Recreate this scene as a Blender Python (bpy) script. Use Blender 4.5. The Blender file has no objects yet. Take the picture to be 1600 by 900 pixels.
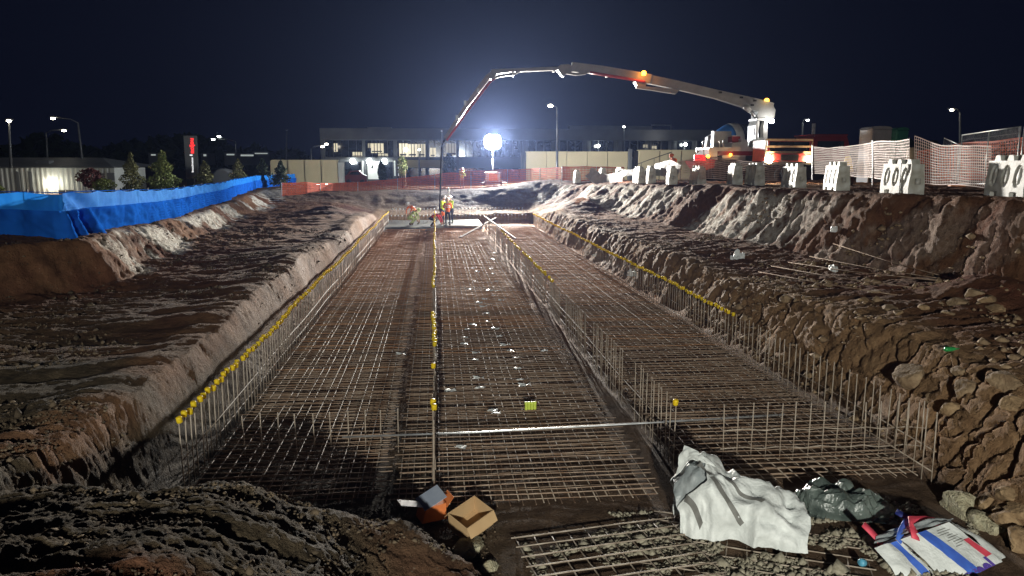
import bpy, bmesh, math, random
import numpy as np
from mathutils import Vector, Matrix

R = math.radians
random.seed(7)
rng = np.random.default_rng(7)
scene = bpy.context.scene
COL = scene.collection

# ------------------------------------------------------------------ camera
EYE = 4.0                                   # camera height above the bottom of the pit
PITCH, YAW = R(9.438), R(5.852)
cam_d = bpy.data.cameras.new('camera')
cam_d.sensor_width = 36.0
cam_d.lens = 36.0 * 1155.0 / 1600.0
cam_d.clip_start = 0.05
cam_d.clip_end = 3000
cam = bpy.data.objects.new('camera', cam_d)
COL.objects.link(cam)
cam.location = (0, 0, EYE)
cam.rotation_euler = (math.pi / 2 - PITCH, 0, -YAW)
scene.camera = cam

# ------------------------------------------------------------------ night sky
world = bpy.data.worlds.new('World')
scene.world = world
world.use_nodes = True
wn = world.node_tree
wn.nodes.clear()
w_out = wn.nodes.new('ShaderNodeOutputWorld')
w_bg = wn.nodes.new('ShaderNodeBackground')
w_sky = wn.nodes.new('ShaderNodeTexSky')
w_sky.sky_type = 'NISHITA'
w_sky.sun_disc = False
w_sky.sun_elevation = R(-9.0)
w_sky.sun_rotation = R(190)
w_sky.air_density = 1.0
w_sky.dust_density = 0.3
w_sky.ozone_density = 4.0
w_add = wn.nodes.new('ShaderNodeMix')
w_add.data_type = 'RGBA'
w_add.blend_type = 'ADD'
w_add.inputs[0].default_value = 1.0
w_add.inputs[7].default_value = (0.017, 0.023, 0.066, 1)      # town glow on the night sky
wn.links.new(w_sky.outputs[0], w_add.inputs[6])
wn.links.new(w_add.outputs[2], w_bg.inputs[0])
w_bg.inputs[1].default_value = 0.09
wn.links.new(w_bg.outputs[0], w_out.inputs[0])

# ------------------------------------------------------------------ exposure
scene.view_settings.view_transform = 'Standard'
scene.view_settings.look = 'None'
scene.view_settings.gamma = 1.0
scene.view_settings.use_curve_mapping = False
scene.view_settings.exposure = 0.4
try:
    scene.cycles.use_denoising = True
    scene.cycles.max_bounces = 5
    scene.cycles.diffuse_bounces = 3
    scene.cycles.glossy_bounces = 2
    scene.cycles.volume_bounces = 0
    scene.cycles.transparent_max_bounces = 6
    scene.cycles.sample_clamp_indirect = 4.0
except Exception:
    pass


def lamp(name, kind, loc, power, color, size=0.2, target=None, angle=60, blend=0.5, parent=None):
    d = bpy.data.lights.new(name, kind)
    d.energy = power
    d.color = color
    d.shadow_soft_size = size
    if kind == 'SPOT':
        d.spot_size = R(angle)
        d.spot_blend = blend
    o = bpy.data.objects.new(name, d)
    COL.objects.link(o)
    o.location = loc
    if target is not None:
        v = Vector(target) - Vector(loc)
        o.rotation_euler = v.to_track_quat('-Z', 'Y').to_euler()
    if parent is not None:
        o.parent = parent
        o.location = Vector(loc) - parent.location
    return o


# the flood light mast of the site stands behind the photographer; its light falls over the near half of the pit
lamp('work_light', 'SPOT', (-0.7, -11.0, 5.1), 11500, (1.0, 0.99, 0.88), 0.22, (3.0, 14.0, 0.8), 110, 0.4)


# flood heads on the mast at the far end, aimed level across the pit
lamp('flood_light', 'SPOT', (5.61, 71.0, 6.25), 195000, (1.0, 0.93, 0.82), 0.45, (3.0, 30.0, 11.0), 66, 1.0)


# ------------------------------------------------------------------ pixel -> place
_cy, _sy, _cp, _sp = math.cos(YAW), math.sin(YAW), math.cos(PITCH), math.sin(PITCH)


def ray(x, y):
    u, v = (x - 800) / 1155.0, -(y - 450) / 1155.0
    return (u * _cy + _sy * _cp + v * _sy * _sp, -u * _sy + _cy * _cp + v * _cy * _sp, -_sp + v * _cp)


def at(x, y, Y):
    d = ray(x, y)
    t = Y / d[1]
    return Vector((d[0] * t, Y, EYE + d[2] * t))


def atz(x, y, z):
    d = ray(x, y)
    t = (z - EYE) / d[2]
    return Vector((d[0] * t, d[1] * t, z))


# ------------------------------------------------------------------ materials
M = {}


def _new(name):
    m = bpy.data.materials.new(name)
    m.use_nodes = True
    nt = m.node_tree
    b = nt.nodes['Principled BSDF']
    M[name] = m
    return m, nt, b


def mat(name, c1, c2=None, rough=0.7, metal=0.0, scale=8.0, bump=0.0, bscale=40.0, emit=None, estr=0.0, spec=0.4, alpha=None, detail=4.0, trans=0.0, thin=0.0):
    m, nt, b = _new(name)
    c2 = c2 or tuple(x * 0.72 for x in c1)
    tc = nt.nodes.new('ShaderNodeTexCoord')
    n = nt.nodes.new('ShaderNodeTexNoise')
    n.inputs['Scale'].default_value = scale
    n.inputs['Detail'].default_value = detail
    nt.links.new(tc.outputs['Object'], n.inputs['Vector'])
    r = nt.nodes.new('ShaderNodeValToRGB')
    r.color_ramp.elements[0].position = 0.35
    r.color_ramp.elements[1].position = 0.68
    r.color_ramp.elements[0].color = (*c2, 1)
    r.color_ramp.elements[1].color = (*c1, 1)
    nt.links.new(n.outputs['Fac'], r.inputs[0])
    nt.links.new(r.outputs[0], b.inputs['Base Color'])
    b.inputs['Roughness'].default_value = rough
    b.inputs['Metallic'].default_value = metal
    b.inputs['Specular IOR Level'].default_value = spec
    if trans:
        b.inputs['Transmission Weight'].default_value = trans
    if bump:
        n2 = nt.nodes.new('ShaderNodeTexNoise')
        n2.inputs['Scale'].default_value = bscale
        n2.inputs['Detail'].default_value = 5
        nt.links.new(tc.outputs['Object'], n2.inputs['Vector'])
        bp = nt.nodes.new('ShaderNodeBump')
        bp.inputs['Strength'].default_value = bump
        bp.inputs['Distance'].default_value = 0.05
        nt.links.new(n2.outputs['Fac'], bp.inputs['Height'])
        nt.links.new(bp.outputs[0], b.inputs['Normal'])
    if thin:                                     # light shines through thin plastic
        tr_ = nt.nodes.new('ShaderNodeBsdfTranslucent')
        nt.links.new(r.outputs[0], tr_.inputs['Color'])
        mx_ = nt.nodes.new('ShaderNodeMixShader')
        mx_.inputs[0].default_value = thin
        nt.links.new(b.outputs[0], mx_.inputs[1])
        nt.links.new(tr_.outputs[0], mx_.inputs[2])
        nt.links.new(mx_.outputs[0], nt.nodes['Material Output'].inputs['Surface'])
    if emit:
        b.inputs['Emission Color'].default_value = (*emit, 1)
        b.inputs['Emission Strength'].default_value = estr
    return m


mat('rebar_lit', (0.56, 0.35, 0.21), (0.38, 0.19, 0.095), 0.85, 0.0, 5.0, spec=0.1)  # brighter copy of rebar, the far light put into its colour
mat('rebar', (0.38, 0.30, 0.23), (0.20, 0.12, 0.075), 0.85, 0.0, 5.0, spec=0.12)
mat('rebar_grey', (0.44, 0.38, 0.31), (0.22, 0.17, 0.13), 0.65, 0.0, 6.0, spec=0.25)
mat('cap', (0.90, 0.72, 0.03), (0.80, 0.60, 0.02), 0.45, 0, 5, thin=0.45)
mat('cap_lime', (0.62, 0.75, 0.10), (0.5, 0.62, 0.1), 0.5, 0, 5)
mat('galv', (0.52, 0.53, 0.54), (0.36, 0.37, 0.38), 0.42, 0.7, 6)
mat('pole_grey', (0.10, 0.105, 0.11), (0.07, 0.075, 0.08), 0.6, 0.2, 4)
mat('post_dark', (0.05, 0.05, 0.055), (0.03, 0.03, 0.03), 0.6, 0.3, 6)
mat('white_plastic', (0.70, 0.71, 0.68), (0.44, 0.42, 0.36), 0.5, 0, 3.5, 0.08, 25, thin=0.3)
mat('tarp_blue', (0.035, 0.29, 0.88), (0.02, 0.22, 0.76), 0.85, 0, 1.5, 0.25, 3, spec=0.03, thin=0.3)
mat('net_orange', (0.72, 0.13, 0.05), (0.55, 0.10, 0.05), 0.6, 0, 3)
mat('net_white', (0.66, 0.50, 0.44), (0.55, 0.36, 0.30), 0.6, 0, 1)
mat('wet_concrete', (0.26, 0.27, 0.26), (0.14, 0.15, 0.15), 0.28, 0, 2.5, 0.35, 6)
mat('sheet_white', (0.50, 0.51, 0.50), (0.38, 0.38, 0.37), 0.6, 0, 4)
mat('old_timber', (0.26, 0.19, 0.13), (0.17, 0.12, 0.08), 0.8, 0, 6)
mat('timber', (0.42, 0.31, 0.20), (0.28, 0.19, 0.12), 0.7, 0, 4)
mat('cream_wall', (0.58, 0.49, 0.30), (0.52, 0.44, 0.27), 0.85, 0, 0.6)
mat('grey_clad', (0.16, 0.165, 0.17), (0.13, 0.135, 0.14), 0.7, 0, 0.3)
mat('light_clad', (0.13, 0.135, 0.14), (0.10, 0.105, 0.11), 0.7, 0, 0.5)
mat('shed_metal', (0.50, 0.51, 0.48), (0.42, 0.43, 0.40), 0.55, 0.1, 0.6)
mat('shed_roof', (0.20, 0.21, 0.21), (0.15, 0.16, 0.16), 0.55, 0.2, 0.6)
mat('dark_glass', (0.018, 0.022, 0.03), (0.01, 0.012, 0.018), 0.12, 0, 1, spec=0.6)
mat('lit_glass', (0.3, 0.27, 0.2), (0.2, 0.18, 0.12), 0.3, 0, 2, emit=(1.0, 0.86, 0.58), estr=0.55)
mat('lit_lamp', (0.8, 0.8, 0.75), None, 0.4, emit=(1.0, 0.97, 0.86), estr=30)
mat('street_lens', (0.8, 0.8, 0.75), None, 0.4, emit=(1.0, 0.90, 0.70), estr=28)
mat('street_lens_white', (0.8, 0.8, 0.75), None, 0.4, emit=(0.93, 1.0, 0.95), estr=28)
mat('balloon', (0.9, 0.9, 0.9), (0.88, 0.88, 0.88), 0.5, emit=(0.95, 0.99, 1.0), estr=1300)
mat('balloon_back', (0.9, 0.9, 0.9), (0.88, 0.88, 0.88), 0.5, emit=(0.86, 0.97, 1.0), estr=120)
mat('amber', (0.9, 0.4, 0.05), None, 0.4, emit=(1.0, 0.30, 0.02), estr=14)
mat('headlight', (0.9, 0.9, 0.8), None, 0.3, emit=(1.0, 0.72, 0.42), estr=140)
mat('work_lens', (0.9, 0.9, 0.9), None, 0.3, emit=(1.0, 0.97, 0.92), estr=90)
mat('tail_red', (0.6, 0.01, 0.02), None, 0.4, emit=(1.0, 0.02, 0.03), estr=1.0)
mat('white_paint', (0.50, 0.50, 0.48), (0.38, 0.37, 0.35), 0.35, 0, 2.5)
mat('grey_paint', (0.30, 0.30, 0.29), (0.24, 0.24, 0.23), 0.45, 0, 2.0)
mat('red_paint', (0.20, 0.014, 0.016), (0.13, 0.01, 0.012), 0.35, 0, 1.5)
mat('red_pipe', (0.50, 0.06, 0.05), (0.36, 0.05, 0.05), 0.45, 0, 3)
mat('steel_dark', (0.06, 0.06, 0.06), (0.03, 0.03, 0.03), 0.5, 0.5, 5)
mat('rubber', (0.022, 0.022, 0.022), (0.035, 0.03, 0.025), 0.85, 0, 8)
mat('drum_blue', (0.05, 0.22, 0.62), (0.04, 0.18, 0.5), 0.4, 0, 2)
mat('orange_panel', (0.75, 0.24, 0.06), (0.62, 0.2, 0.06), 0.45, 0, 3)
mat('hi_yellow', (0.62, 0.80, 0.04), (0.5, 0.66, 0.04), 0.7, 0, 6)
mat('hi_lime_pale', (0.52, 0.62, 0.28), (0.42, 0.5, 0.22), 0.7, 0, 6)
mat('hi_orange', (0.86, 0.17, 0.03), (0.7, 0.13, 0.03), 0.7, 0, 6)
mat('hi_red', (0.72, 0.07, 0.09), (0.6, 0.05, 0.07), 0.7, 0, 6)
mat('navy', (0.03, 0.035, 0.06), (0.02, 0.022, 0.04), 0.85, 0, 6)
mat('khaki', (0.36, 0.33, 0.25), (0.28, 0.25, 0.19), 0.85, 0, 6)
mat('boot', (0.10, 0.07, 0.045), None, 0.8)
mat('skin', (0.52, 0.32, 0.23), (0.46, 0.27, 0.19), 0.6, 0, 6)
mat('hat_white', (0.8, 0.8, 0.78), None, 0.35)
mat('reflect', (0.75, 0.75, 0.72), None, 0.3)
mat('cardboard', (0.50, 0.34, 0.18), (0.44, 0.29, 0.15), 0.85, 0, 4)
mat('carton_orange', (0.60, 0.18, 0.05), (0.5, 0.14, 0.04), 0.7, 0, 4)
mat('carton_print', (0.36, 0.40, 0.48), (0.28, 0.32, 0.40), 0.6, 0, 5)
mat('paper_white', (0.78, 0.78, 0.78), (0.66, 0.66, 0.66), 0.6, 0, 9)
mat('bag_cloth', (0.72, 0.75, 0.74), (0.56, 0.59, 0.58), 0.55, 0, 5, 0.25, 30)
mat('bag_inner', (0.34, 0.37, 0.38), (0.24, 0.27, 0.28), 0.35, 0, 6, 0.3, 18)
mat('strap_grey', (0.20, 0.20, 0.19), (0.14, 0.14, 0.13), 0.7, 0, 12)
mat('strap_blue', (0.06, 0.16, 0.62), (0.05, 0.12, 0.5), 0.6, 0, 12)
mat('strap_navy', (0.02, 0.03, 0.18), None, 0.6, 0, 12)
mat('handle_red', (0.72, 0.08, 0.12), (0.6, 0.06, 0.1), 0.6, 0, 12)
mat('ink', (0.10, 0.06, 0.34), (0.08, 0.05, 0.28), 0.6)
mat('film', (0.13, 0.16, 0.145), (0.05, 0.065, 0.06), 0.24, 0, 4, 0.5, 14, spec=0.6)
mat('cyan_plastic', (0.12, 0.42, 0.60), None, 0.4)
mat('green_glass', (0.03, 0.30, 0.08), None, 0.25)
mat('scrap', (0.74, 0.76, 0.76), (0.58, 0.6, 0.6), 0.4, 0, 20)
mat('bark', (0.12, 0.09, 0.06), None, 0.9, 0, 12, 0.4, 30)
mat('leaf_green', (0.24, 0.27, 0.07), (0.11, 0.14, 0.04), 0.7, 0, 2.2)
mat('leaf_olive', (0.20, 0.19, 0.07), (0.10, 0.10, 0.04), 0.7, 0, 2.2)
mat('leaf_dark', (0.04, 0.055, 0.025), (0.02, 0.03, 0.015), 0.7, 0, 2.2)
mat('leaf_red', (0.15, 0.045, 0.04), (0.07, 0.025, 0.02), 0.7, 0, 2.2)
mat('sign_grey', (0.24, 0.245, 0.24), (0.20, 0.205, 0.20), 0.5, 0, 1)
mat('sign_red', (0.8, 0.05, 0.05), None, 0.4, emit=(1.0, 0.03, 0.03), estr=1.6)
mat('sign_white', (0.8, 0.8, 0.8), None, 0.4, emit=(1.0, 1.0, 1.0), estr=0.8)
mat('toilet_grey', (0.28, 0.26, 0.25), (0.22, 0.2, 0.2), 0.5, 0, 2)
mat('toilet_green', (0.02, 0.13, 0.08), (0.015, 0.1, 0.06), 0.5, 0, 2)
mat('rock', (0.33, 0.225, 0.125), (0.18, 0.115, 0.06), 0.9, 0, 9, 0.5, 30)
mat('rock_pale', (0.46, 0.43, 0.30), (0.30, 0.26, 0.17), 0.9, 0, 14, 0.8, 40)
mat('rock_grey', (0.30, 0.215, 0.13), (0.16, 0.105, 0.06), 0.9, 0, 7, 0.5, 26)
mat('gravel', (0.34, 0.31, 0.24), (0.2, 0.18, 0.13), 0.9, 0, 30)
mat('hill', (0.012, 0.014, 0.016), None, 0.95, 0, 0.02)
mat('road', (0.05, 0.05, 0.05), (0.04, 0.04, 0.04), 0.8, 0, 1)


# ------------------------------------------------------------------ objects
def link(o, parent=None):
    COL.objects.link(o)
    if parent is not None:
        o.parent = parent
    return o


def tag(o, label=None, cat=None, group=None, kind=None):
    if label:
        o['label'] = label
    if cat:
        o['category'] = cat
    if group:
        o['group'] = group
    if kind:
        o['kind'] = kind
    return o


def thing(name, label, cat, loc=(0, 0, 0), rz=0.0, group=None):
    o = bpy.data.objects.new(name, None)
    o.empty_display_size = 0.2
    o.location = loc
    o.rotation_euler = (0, 0, rz)
    link(o)
    return tag(o, label, cat, group)


def copy_tree(o, parent=None):
    c = o.copy()
    link(c, parent)
    for ch in o.children:
        copy_tree(ch, c)
    return c


class MB:
    """collects vertices and faces of ONE piece"""

    def __init__(s):
        s.v, s.f, s.m = [], [], []

    def add(s, vs, fs, mi=0):
        b = len(s.v)
        s.v += [tuple(p) for p in vs]
        s.f += [tuple(i + b for i in f) for f in fs]
        s.m += [mi] * len(fs)
        return s

    def box(s, lo, hi, mi=0, mtx=None):
        x0, y0, z0 = lo
        x1, y1, z1 = hi
        vs = [(x0, y0, z0), (x1, y0, z0), (x1, y1, z0), (x0, y1, z0), (x0, y0, z1), (x1, y0, z1), (x1, y1, z1), (x0, y1, z1)]
        if mtx is not None:
            vs = [mtx @ Vector(p) for p in vs]
        return s.add(vs, [(0, 3, 2, 1), (4, 5, 6, 7), (0, 1, 5, 4), (1, 2, 6, 5), (2, 3, 7, 6), (3, 0, 4, 7)], mi)

    def bbox(s, lo, hi, c=0.02, mi=0):
        """box with chamfered vertical and top edges"""
        x0, y0, z0 = lo
        x1, y1, z1 = hi
        ring = lambda a, z: [(x0 + a, y0 + c, z), (x0 + c, y0 + a, z), (x1 - c, y0 + a, z), (x1 - a, y0 + c, z), (x1 - a, y1 - c, z), (x1 - c, y1 - a, z), (x0 + c, y1 - a, z), (x0 + a, y1 - c, z)]
        vs = ring(0, z0) + ring(0, z1 - c) + [(min(max(p[0], x0 + c), x1 - c), min(max(p[1], y0 + c), y1 - c), z1) for p in ring(0, z1)]
        fs = [tuple(range(7, -1, -1)), tuple(range(16, 24))]
        for r_ in (0, 8):
            for i in range(8):
                j = (i + 1) % 8
                fs.append((r_ + i, r_ + j, r_ + 8 + j, r_ + 8 + i))
        return s.add(vs, fs, mi)

    def tube(s, pts, r, n=6, mi=0, caps=True):
        pts = [Vector(p) for p in pts]
        rs = r if isinstance(r, (list, tuple)) else [r] * len(pts)
        vs, fs = [], []
        for i, p in enumerate(pts):
            t = (pts[min(i + 1, len(pts) - 1)] - pts[max(i - 1, 0)])
            t = t.normalized() if t.length > 1e-9 else Vector((0, 0, 1))
            a = t.cross(Vector((0, 0, 1)) if abs(t.z) < 0.9 else Vector((1, 0, 0))).normalized()
            b = t.cross(a)
            for k in range(n):
                w = 2 * math.pi * k / n
                vs.append(p + (a * math.cos(w) + b * math.sin(w)) * rs[i])
        for i in range(len(pts) - 1):
            for k in range(n):
                k2 = (k + 1) % n
                fs.append((i * n + k, i * n + k2, (i + 1) * n + k2, (i + 1) * n + k))
        if caps:
            fs.append(tuple(range(n - 1, -1, -1)))
            fs.append(tuple((len(pts) - 1) * n + k for k in range(n)))
        return s.add(vs, fs, mi)

    def lathe(s, prof, n=16, mi=0, c=(0, 0, 0), axis='z'):
        vs, fs = [], []
        for (r, z) in prof:
            for k in range(n):
                w = 2 * math.pi * k / n
                p = (r * math.cos(w), r * math.sin(w), z)
                if axis == 'x':
                    p = (p[2], p[0], p[1])
                if axis == 'y':
                    p = (p[0], p[2], p[1])
                vs.append((p[0] + c[0], p[1] + c[1], p[2] + c[2]))
        for i in range(len(prof) - 1):
            for k in range(n):
                k2 = (k + 1) % n
                fs.append((i * n + k, i * n + k2, (i + 1) * n + k2, (i + 1) * n + k))
        fs.append(tuple(range(n - 1, -1, -1)))
        fs.append(tuple((len(prof) - 1) * n + k for k in range(n)))
        return s.add(vs, fs, mi)

    def prism(s, poly, a, b, mi=0):
        """polygon of (x, z) extruded along y from a to b"""
        n = len(poly)
        vs = [(x, a, z) for x, z in poly] + [(x, b, z) for x, z in poly]
        fs = [tuple(range(n)), tuple(range(2 * n - 1, n - 1, -1))] + [(i, n + i, n + (i + 1) % n, (i + 1) % n) for i in range(n)]
        return s.add(vs, fs, mi)

    def grid(s, fn, nu, nv, mi=0):
        vs = [fn(i / nu, j / nv) for j in range(nv + 1) for i in range(nu + 1)]
        w = nu + 1
        fs = [(j * w + i, j * w + i + 1, (j + 1) * w + i + 1, (j + 1) * w + i) for j in range(nv) for i in range(nu)]
        return s.add(vs, fs, mi)

    def pbox(s, x0, y0, x1, y1, Y, depth, mi=0):
        """box whose front stands at distance Y and fills the given stretch of the view there"""
        a, b = at(x0, y1, Y), at(x1, y0, Y)
        return s.box((a.x, Y, a.z), (b.x, Y + depth, b.z), mi)

    def mesh(s, name, off=(0, 0, 0), smooth=False):
        me = bpy.data.meshes.new(name)
        o = Vector(off)
        me.from_pydata([tuple(Vector(p) - o) for p in s.v], [], s.f)
        if smooth:
            me.polygons.foreach_set('use_smooth', [True] * len(me.polygons))
        return me

    def build(s, name, mats, parent=None, smooth=False, world=False):
        """world=True: vertices are in world space although the parent stands elsewhere (parent unrotated)"""
        off = parent_world(parent) if (world and parent is not None) else (0, 0, 0)
        me = s.mesh(name, off, smooth)
        mats = [mats] if isinstance(mats, str) else mats
        for k in mats:
            me.materials.append(M[k])
        if len(mats) > 1:
            me.polygons.foreach_set('material_index', s.m)
        me.update()
        o = bpy.data.objects.new(name, me)
        return link(o, parent)


def parent_world(p):
    v = Vector((0, 0, 0))
    while p is not None:
        v += p.location
        p = p.parent
    return v


def obj_from(name, me, parent=None, loc=(0, 0, 0), rot=(0, 0, 0)):
    o = bpy.data.objects.new(name, me)
    o.location = loc
    o.rotation_euler = rot
    return link(o, parent)


def set_mat(me, *keys):
    for k in keys:
        me.materials.append(M[k])
    return me


# ------------------------------------------------------------------ numeric noise
def _hash(i, j, k, seed):
    h = (i.astype(np.int64) * 374761393 + j.astype(np.int64) * 668265263 + k.astype(np.int64) * 2147483647 + seed * 1274126177) & 0xffffffff
    h = ((h ^ (h >> 13)) * 1274126177) & 0xffffffff
    h = ((h ^ (h >> 16)) * 2246822519) & 0xffffffff
    return ((h ^ (h >> 15)) & 0xffffff) / float(0xffffff)


def vnoise(x, y, z=None, seed=0):
    x, y = np.asarray(x, float), np.asarray(y, float)
    xi, yi = np.floor(x), np.floor(y)
    fx, fy = x - xi, y - yi
    ux, uy = fx * fx * (3 - 2 * fx), fy * fy * (3 - 2 * fy)
    if z is None:
        k0 = np.zeros_like(xi)
        a = _hash(xi, yi, k0, seed) * (1 - ux) + _hash(xi + 1, yi, k0, seed) * ux
        b = _hash(xi, yi + 1, k0, seed) * (1 - ux) + _hash(xi + 1, yi + 1, k0, seed) * ux
        return (a * (1 - uy) + b * uy) * 2 - 1
    z = np.asarray(z, float)
    zi = np.floor(z)
    fz = z - zi
    uz = fz * fz * (3 - 2 * fz)
    r = 0
    for dz in (0, 1):
        wz = uz if dz else 1 - uz
        a = _hash(xi, yi, zi + dz, seed) * (1 - ux) + _hash(xi + 1, yi, zi + dz, seed) * ux
        b = _hash(xi, yi + 1, zi + dz, seed) * (1 - ux) + _hash(xi + 1, yi + 1, zi + dz, seed) * ux
        r = r + (a * (1 - uy) + b * uy) * wz
    return r * 2 - 1


def fbm(x, y, z=None, octv=4, seed=0, gain=0.5):
    r, a, f = 0.0, 1.0, 1.0
    for o in range(octv):
        r = r + a * vnoise(x * f, y * f, None if z is None else z * f, seed + o * 17)
        a *= gain
        f *= 2.03
    return r


def worley(x, y, z, seed=0):
    """distance to the nearest and second nearest feature point, and the nearest one's id"""
    xi, yi, zi = np.floor(x), np.floor(y), np.floor(z)
    f1 = np.full(x.shape, 9.0)
    f2 = np.full(x.shape, 9.0)
    idv = np.zeros(x.shape)
    for a in (-1, 0, 1):
        for b in (-1, 0, 1):
            for c in (-1, 0, 1):
                i, j, k = xi + a, yi + b, zi + c
                h = _hash(i, j, k, seed)
                px = i + h
                py = j + _hash(i, j, k, seed + 5)
                pz = k + _hash(i, j, k, seed + 11)
                d = np.sqrt((px - x) ** 2 + (py - y) ** 2 + (pz - z) ** 2)
                n1 = d < f1
                f2 = np.where(n1, f1, np.minimum(f2, d))
                idv = np.where(n1, h, idv)
                f1 = np.where(n1, d, f1)
    return f1, f2, idv


def ss(a, b, x):
    t = np.clip((np.asarray(x, float) - a) / (b - a), 0, 1)
    return t * t * (3 - 2 * t)


def ramp(x):
    return np.clip(x, 0, 1)


def sfbm(x, y, octv=3, seed=0):
    """the same kind of noise for single points"""
    r, a = 0.0, 1.0
    for o in range(octv):
        xi, yi = math.floor(x), math.floor(y)
        fx, fy = x - xi, y - yi
        ux, uy = fx * fx * (3 - 2 * fx), fy * fy * (3 - 2 * fy)
        c = []
        for j in (0, 1):
            for i in (0, 1):
                h = ((xi + i) * 374761393 + (yi + j) * 668265263 + (seed + o * 17) * 1274126177) & 0xffffffff
                h = ((h ^ (h >> 13)) * 1274126177) & 0xffffffff
                h = ((h ^ (h >> 16)) * 2246822519) & 0xffffffff
                c.append(((h ^ (h >> 15)) & 0xffffff) / 16777215.0)
        r += a * (((c[0] * (1 - ux) + c[1] * ux) * (1 - uy) + (c[2] * (1 - ux) + c[3] * ux) * uy) * 2 - 1)
        a *= 0.5
        x *= 2.03
        y *= 2.03
    return r


# ================================================================== GROUND
def pit_edges(X, Y):
    wob = 0.18 * fbm(X * 0.35 + 3, Y * 0.35, octv=3, seed=3)
    XL = np.interp(Y, [-60, 0, 12, 19.0, 30, 50, 66, 90], [-36, -22, -14.8, -8.95, -10.3, -12.7, -15.0, -15.0])
    XR = np.interp(Y, [-60, 0, 8, 16, 25, 35, 45, 56, 62], [22, 14.4, 13.8, 13.2, 12.75, 12.8, 12.3, 10.8, 8.0])
    el = (X - XL + wob * 1.2) / np.interp(Y, [10, 19, 40, 60], [1.6, 1.15, 1.2, 2.0])
    er = (XR - X + wob * 1.4) / np.interp(Y, [10, 17, 30, 50], [1.1, 1.35, 1.7, 2.6])
    ef = (62.5 - Y + wob * 2) / 6.5
    e = np.minimum(np.minimum(el, er), ef)
    return e, el, er, ef, wob


def heights(X, Y):
    X, Y = np.asarray(X, float), np.asarray(Y, float)
    e, el, er, ef, wob = pit_edges(X, Y)
    right = ss(3.0, 12.0, X)
    outer = (1.9 + 0.28 * ss(34, 21, Y)) * (1 - right) + right * np.interp(Y, [0, 16, 30, 45, 60, 80], [3.3, 3.26, 3.1, 2.95, 2.7, 2.4])
    outer = outer + 0.06 * fbm(X * 0.3, Y * 0.3, octv=3, seed=8) + 0.35 * np.exp(-(((X - 8) / 4.0) ** 2 + ((Y - 62) / 3.0) ** 2))
    outer = np.where(Y > 78, outer * (1 - ss(78, 110, Y)) + 1.6 * ss(78, 110, Y), outer)
    outer = outer - 0.75 * ss(0.6, 5.0, -el) * (X < 0) * ss(20, 26, Y)
    bench = 1.15 + 0.10 * right + 0.10 * fbm(X * 0.22, Y * 0.16, octv=3, seed=21)
    ruts = 0.05 * fbm(X * 0.35 + Y * 0.25, Y * 1.3 - X * 0.5, octv=3, seed=31)
    bench = bench + ruts * (X < 2)
    near = ss(6.2, 0.8, Y)
    bench = bench + (1.2 - 0.30 * ss(-6.0, -1.0, X)) * near + 0.10 * ss(8.0, 6.5, Y) * ss(-0.9, -2.0, X) - 0.35 * ss(9.0, 6.0, Y) * ss(-1.9, -0.5, X)
    # spoil heap left on the right-hand bench, and a low one on the left-hand bench
    bench = bench + 0.55 * np.exp(-(((X - 11.2) / 1.0) ** 2 + ((Y - 13.6) / 1.1) ** 2))
    bench = bench + 0.45 * np.exp(-(((X + 6.3) / 1.3) ** 2 + ((Y - 45) / 2.6) ** 2))
    bench = bench + 0.75 * np.exp(-(((X - 9.4) / 1.5) ** 2 + ((Y - 47) / 3.0) ** 2))
    # trodden lip along both edges of the footing trench
    bench = bench + 0.07 * np.exp(-((X + 4.35) / 0.35) ** 2) * (1 + 0.7 * vnoise(Y * 0.9, Y * 0, seed=5))
    bench = bench - 0.66 * ss(43, 52, Y) * ss(-8, -3.5, X) * (1 - ss(6.5, 9.0, X))
    # unseen ground beside the camera, cut down so work light reaches the foreground
    light_cut = ss(-1.0, -0.1, X) * (1 - ss(6.2, 8.2, X)) * ss(7.2, 5.6, Y)
    bench = bench * (1 - light_cut) + light_cut * np.minimum(2.2, 0.115 * np.maximum(0, 5.2 - Y) + 0.30 * np.exp(-((X + 0.1) / 0.6) ** 2) * ss(4.5, 5.8, Y))
    s_e = ss(0, 1, e)
    z = outer * (1 - s_e) + bench * s_e
    # the footing trench itself
    xr = np.interp(Y, [5.5, 6.8, 8.2, 10.0, 14], [5.45, 5.85, 6.25, 6.5, 6.5])
    wr = np.interp(Y, [6, 9, 14, 30, 50], [1.0, 1.35, 1.15, 0.9, 0.7])
    rl = (X + 4.02 + 0.7 * wob) / 0.62
    rr = (xr + wr - X + 0.8 * wob) / wr
    rf = (53.4 - Y + wob) / 0.9
    nb = np.interp(X, [-4.5, -1.6, -0.4, 0.35, 0.9, 5, 7], [8.3, 8.0, 7.7, 6.9, 5.0, 4.7, 5.9])
    nw = np.interp(X, [-4.5, -1.5, 0.4, 1.0, 7], [2.0, 1.9, 1.3, 1.5, 1.5])
    rn = (Y - (nb - nw) + wob) / nw
    m = np.minimum(np.minimum(rl, rr), np.minimum(rf, rn))
    s_m = ss(0, 1, m)
    floor = -0.06 + 0.025 * fbm(X * 0.8, Y * 0.8, octv=3, seed=44)
    z = z * (1 - s_m) + floor * s_m
    return z, e, el, er, ef, m, rr, rl, rn


def hz(x, y):
    return float(heights(np.array([x]), np.array([y]))[0][0])


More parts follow.
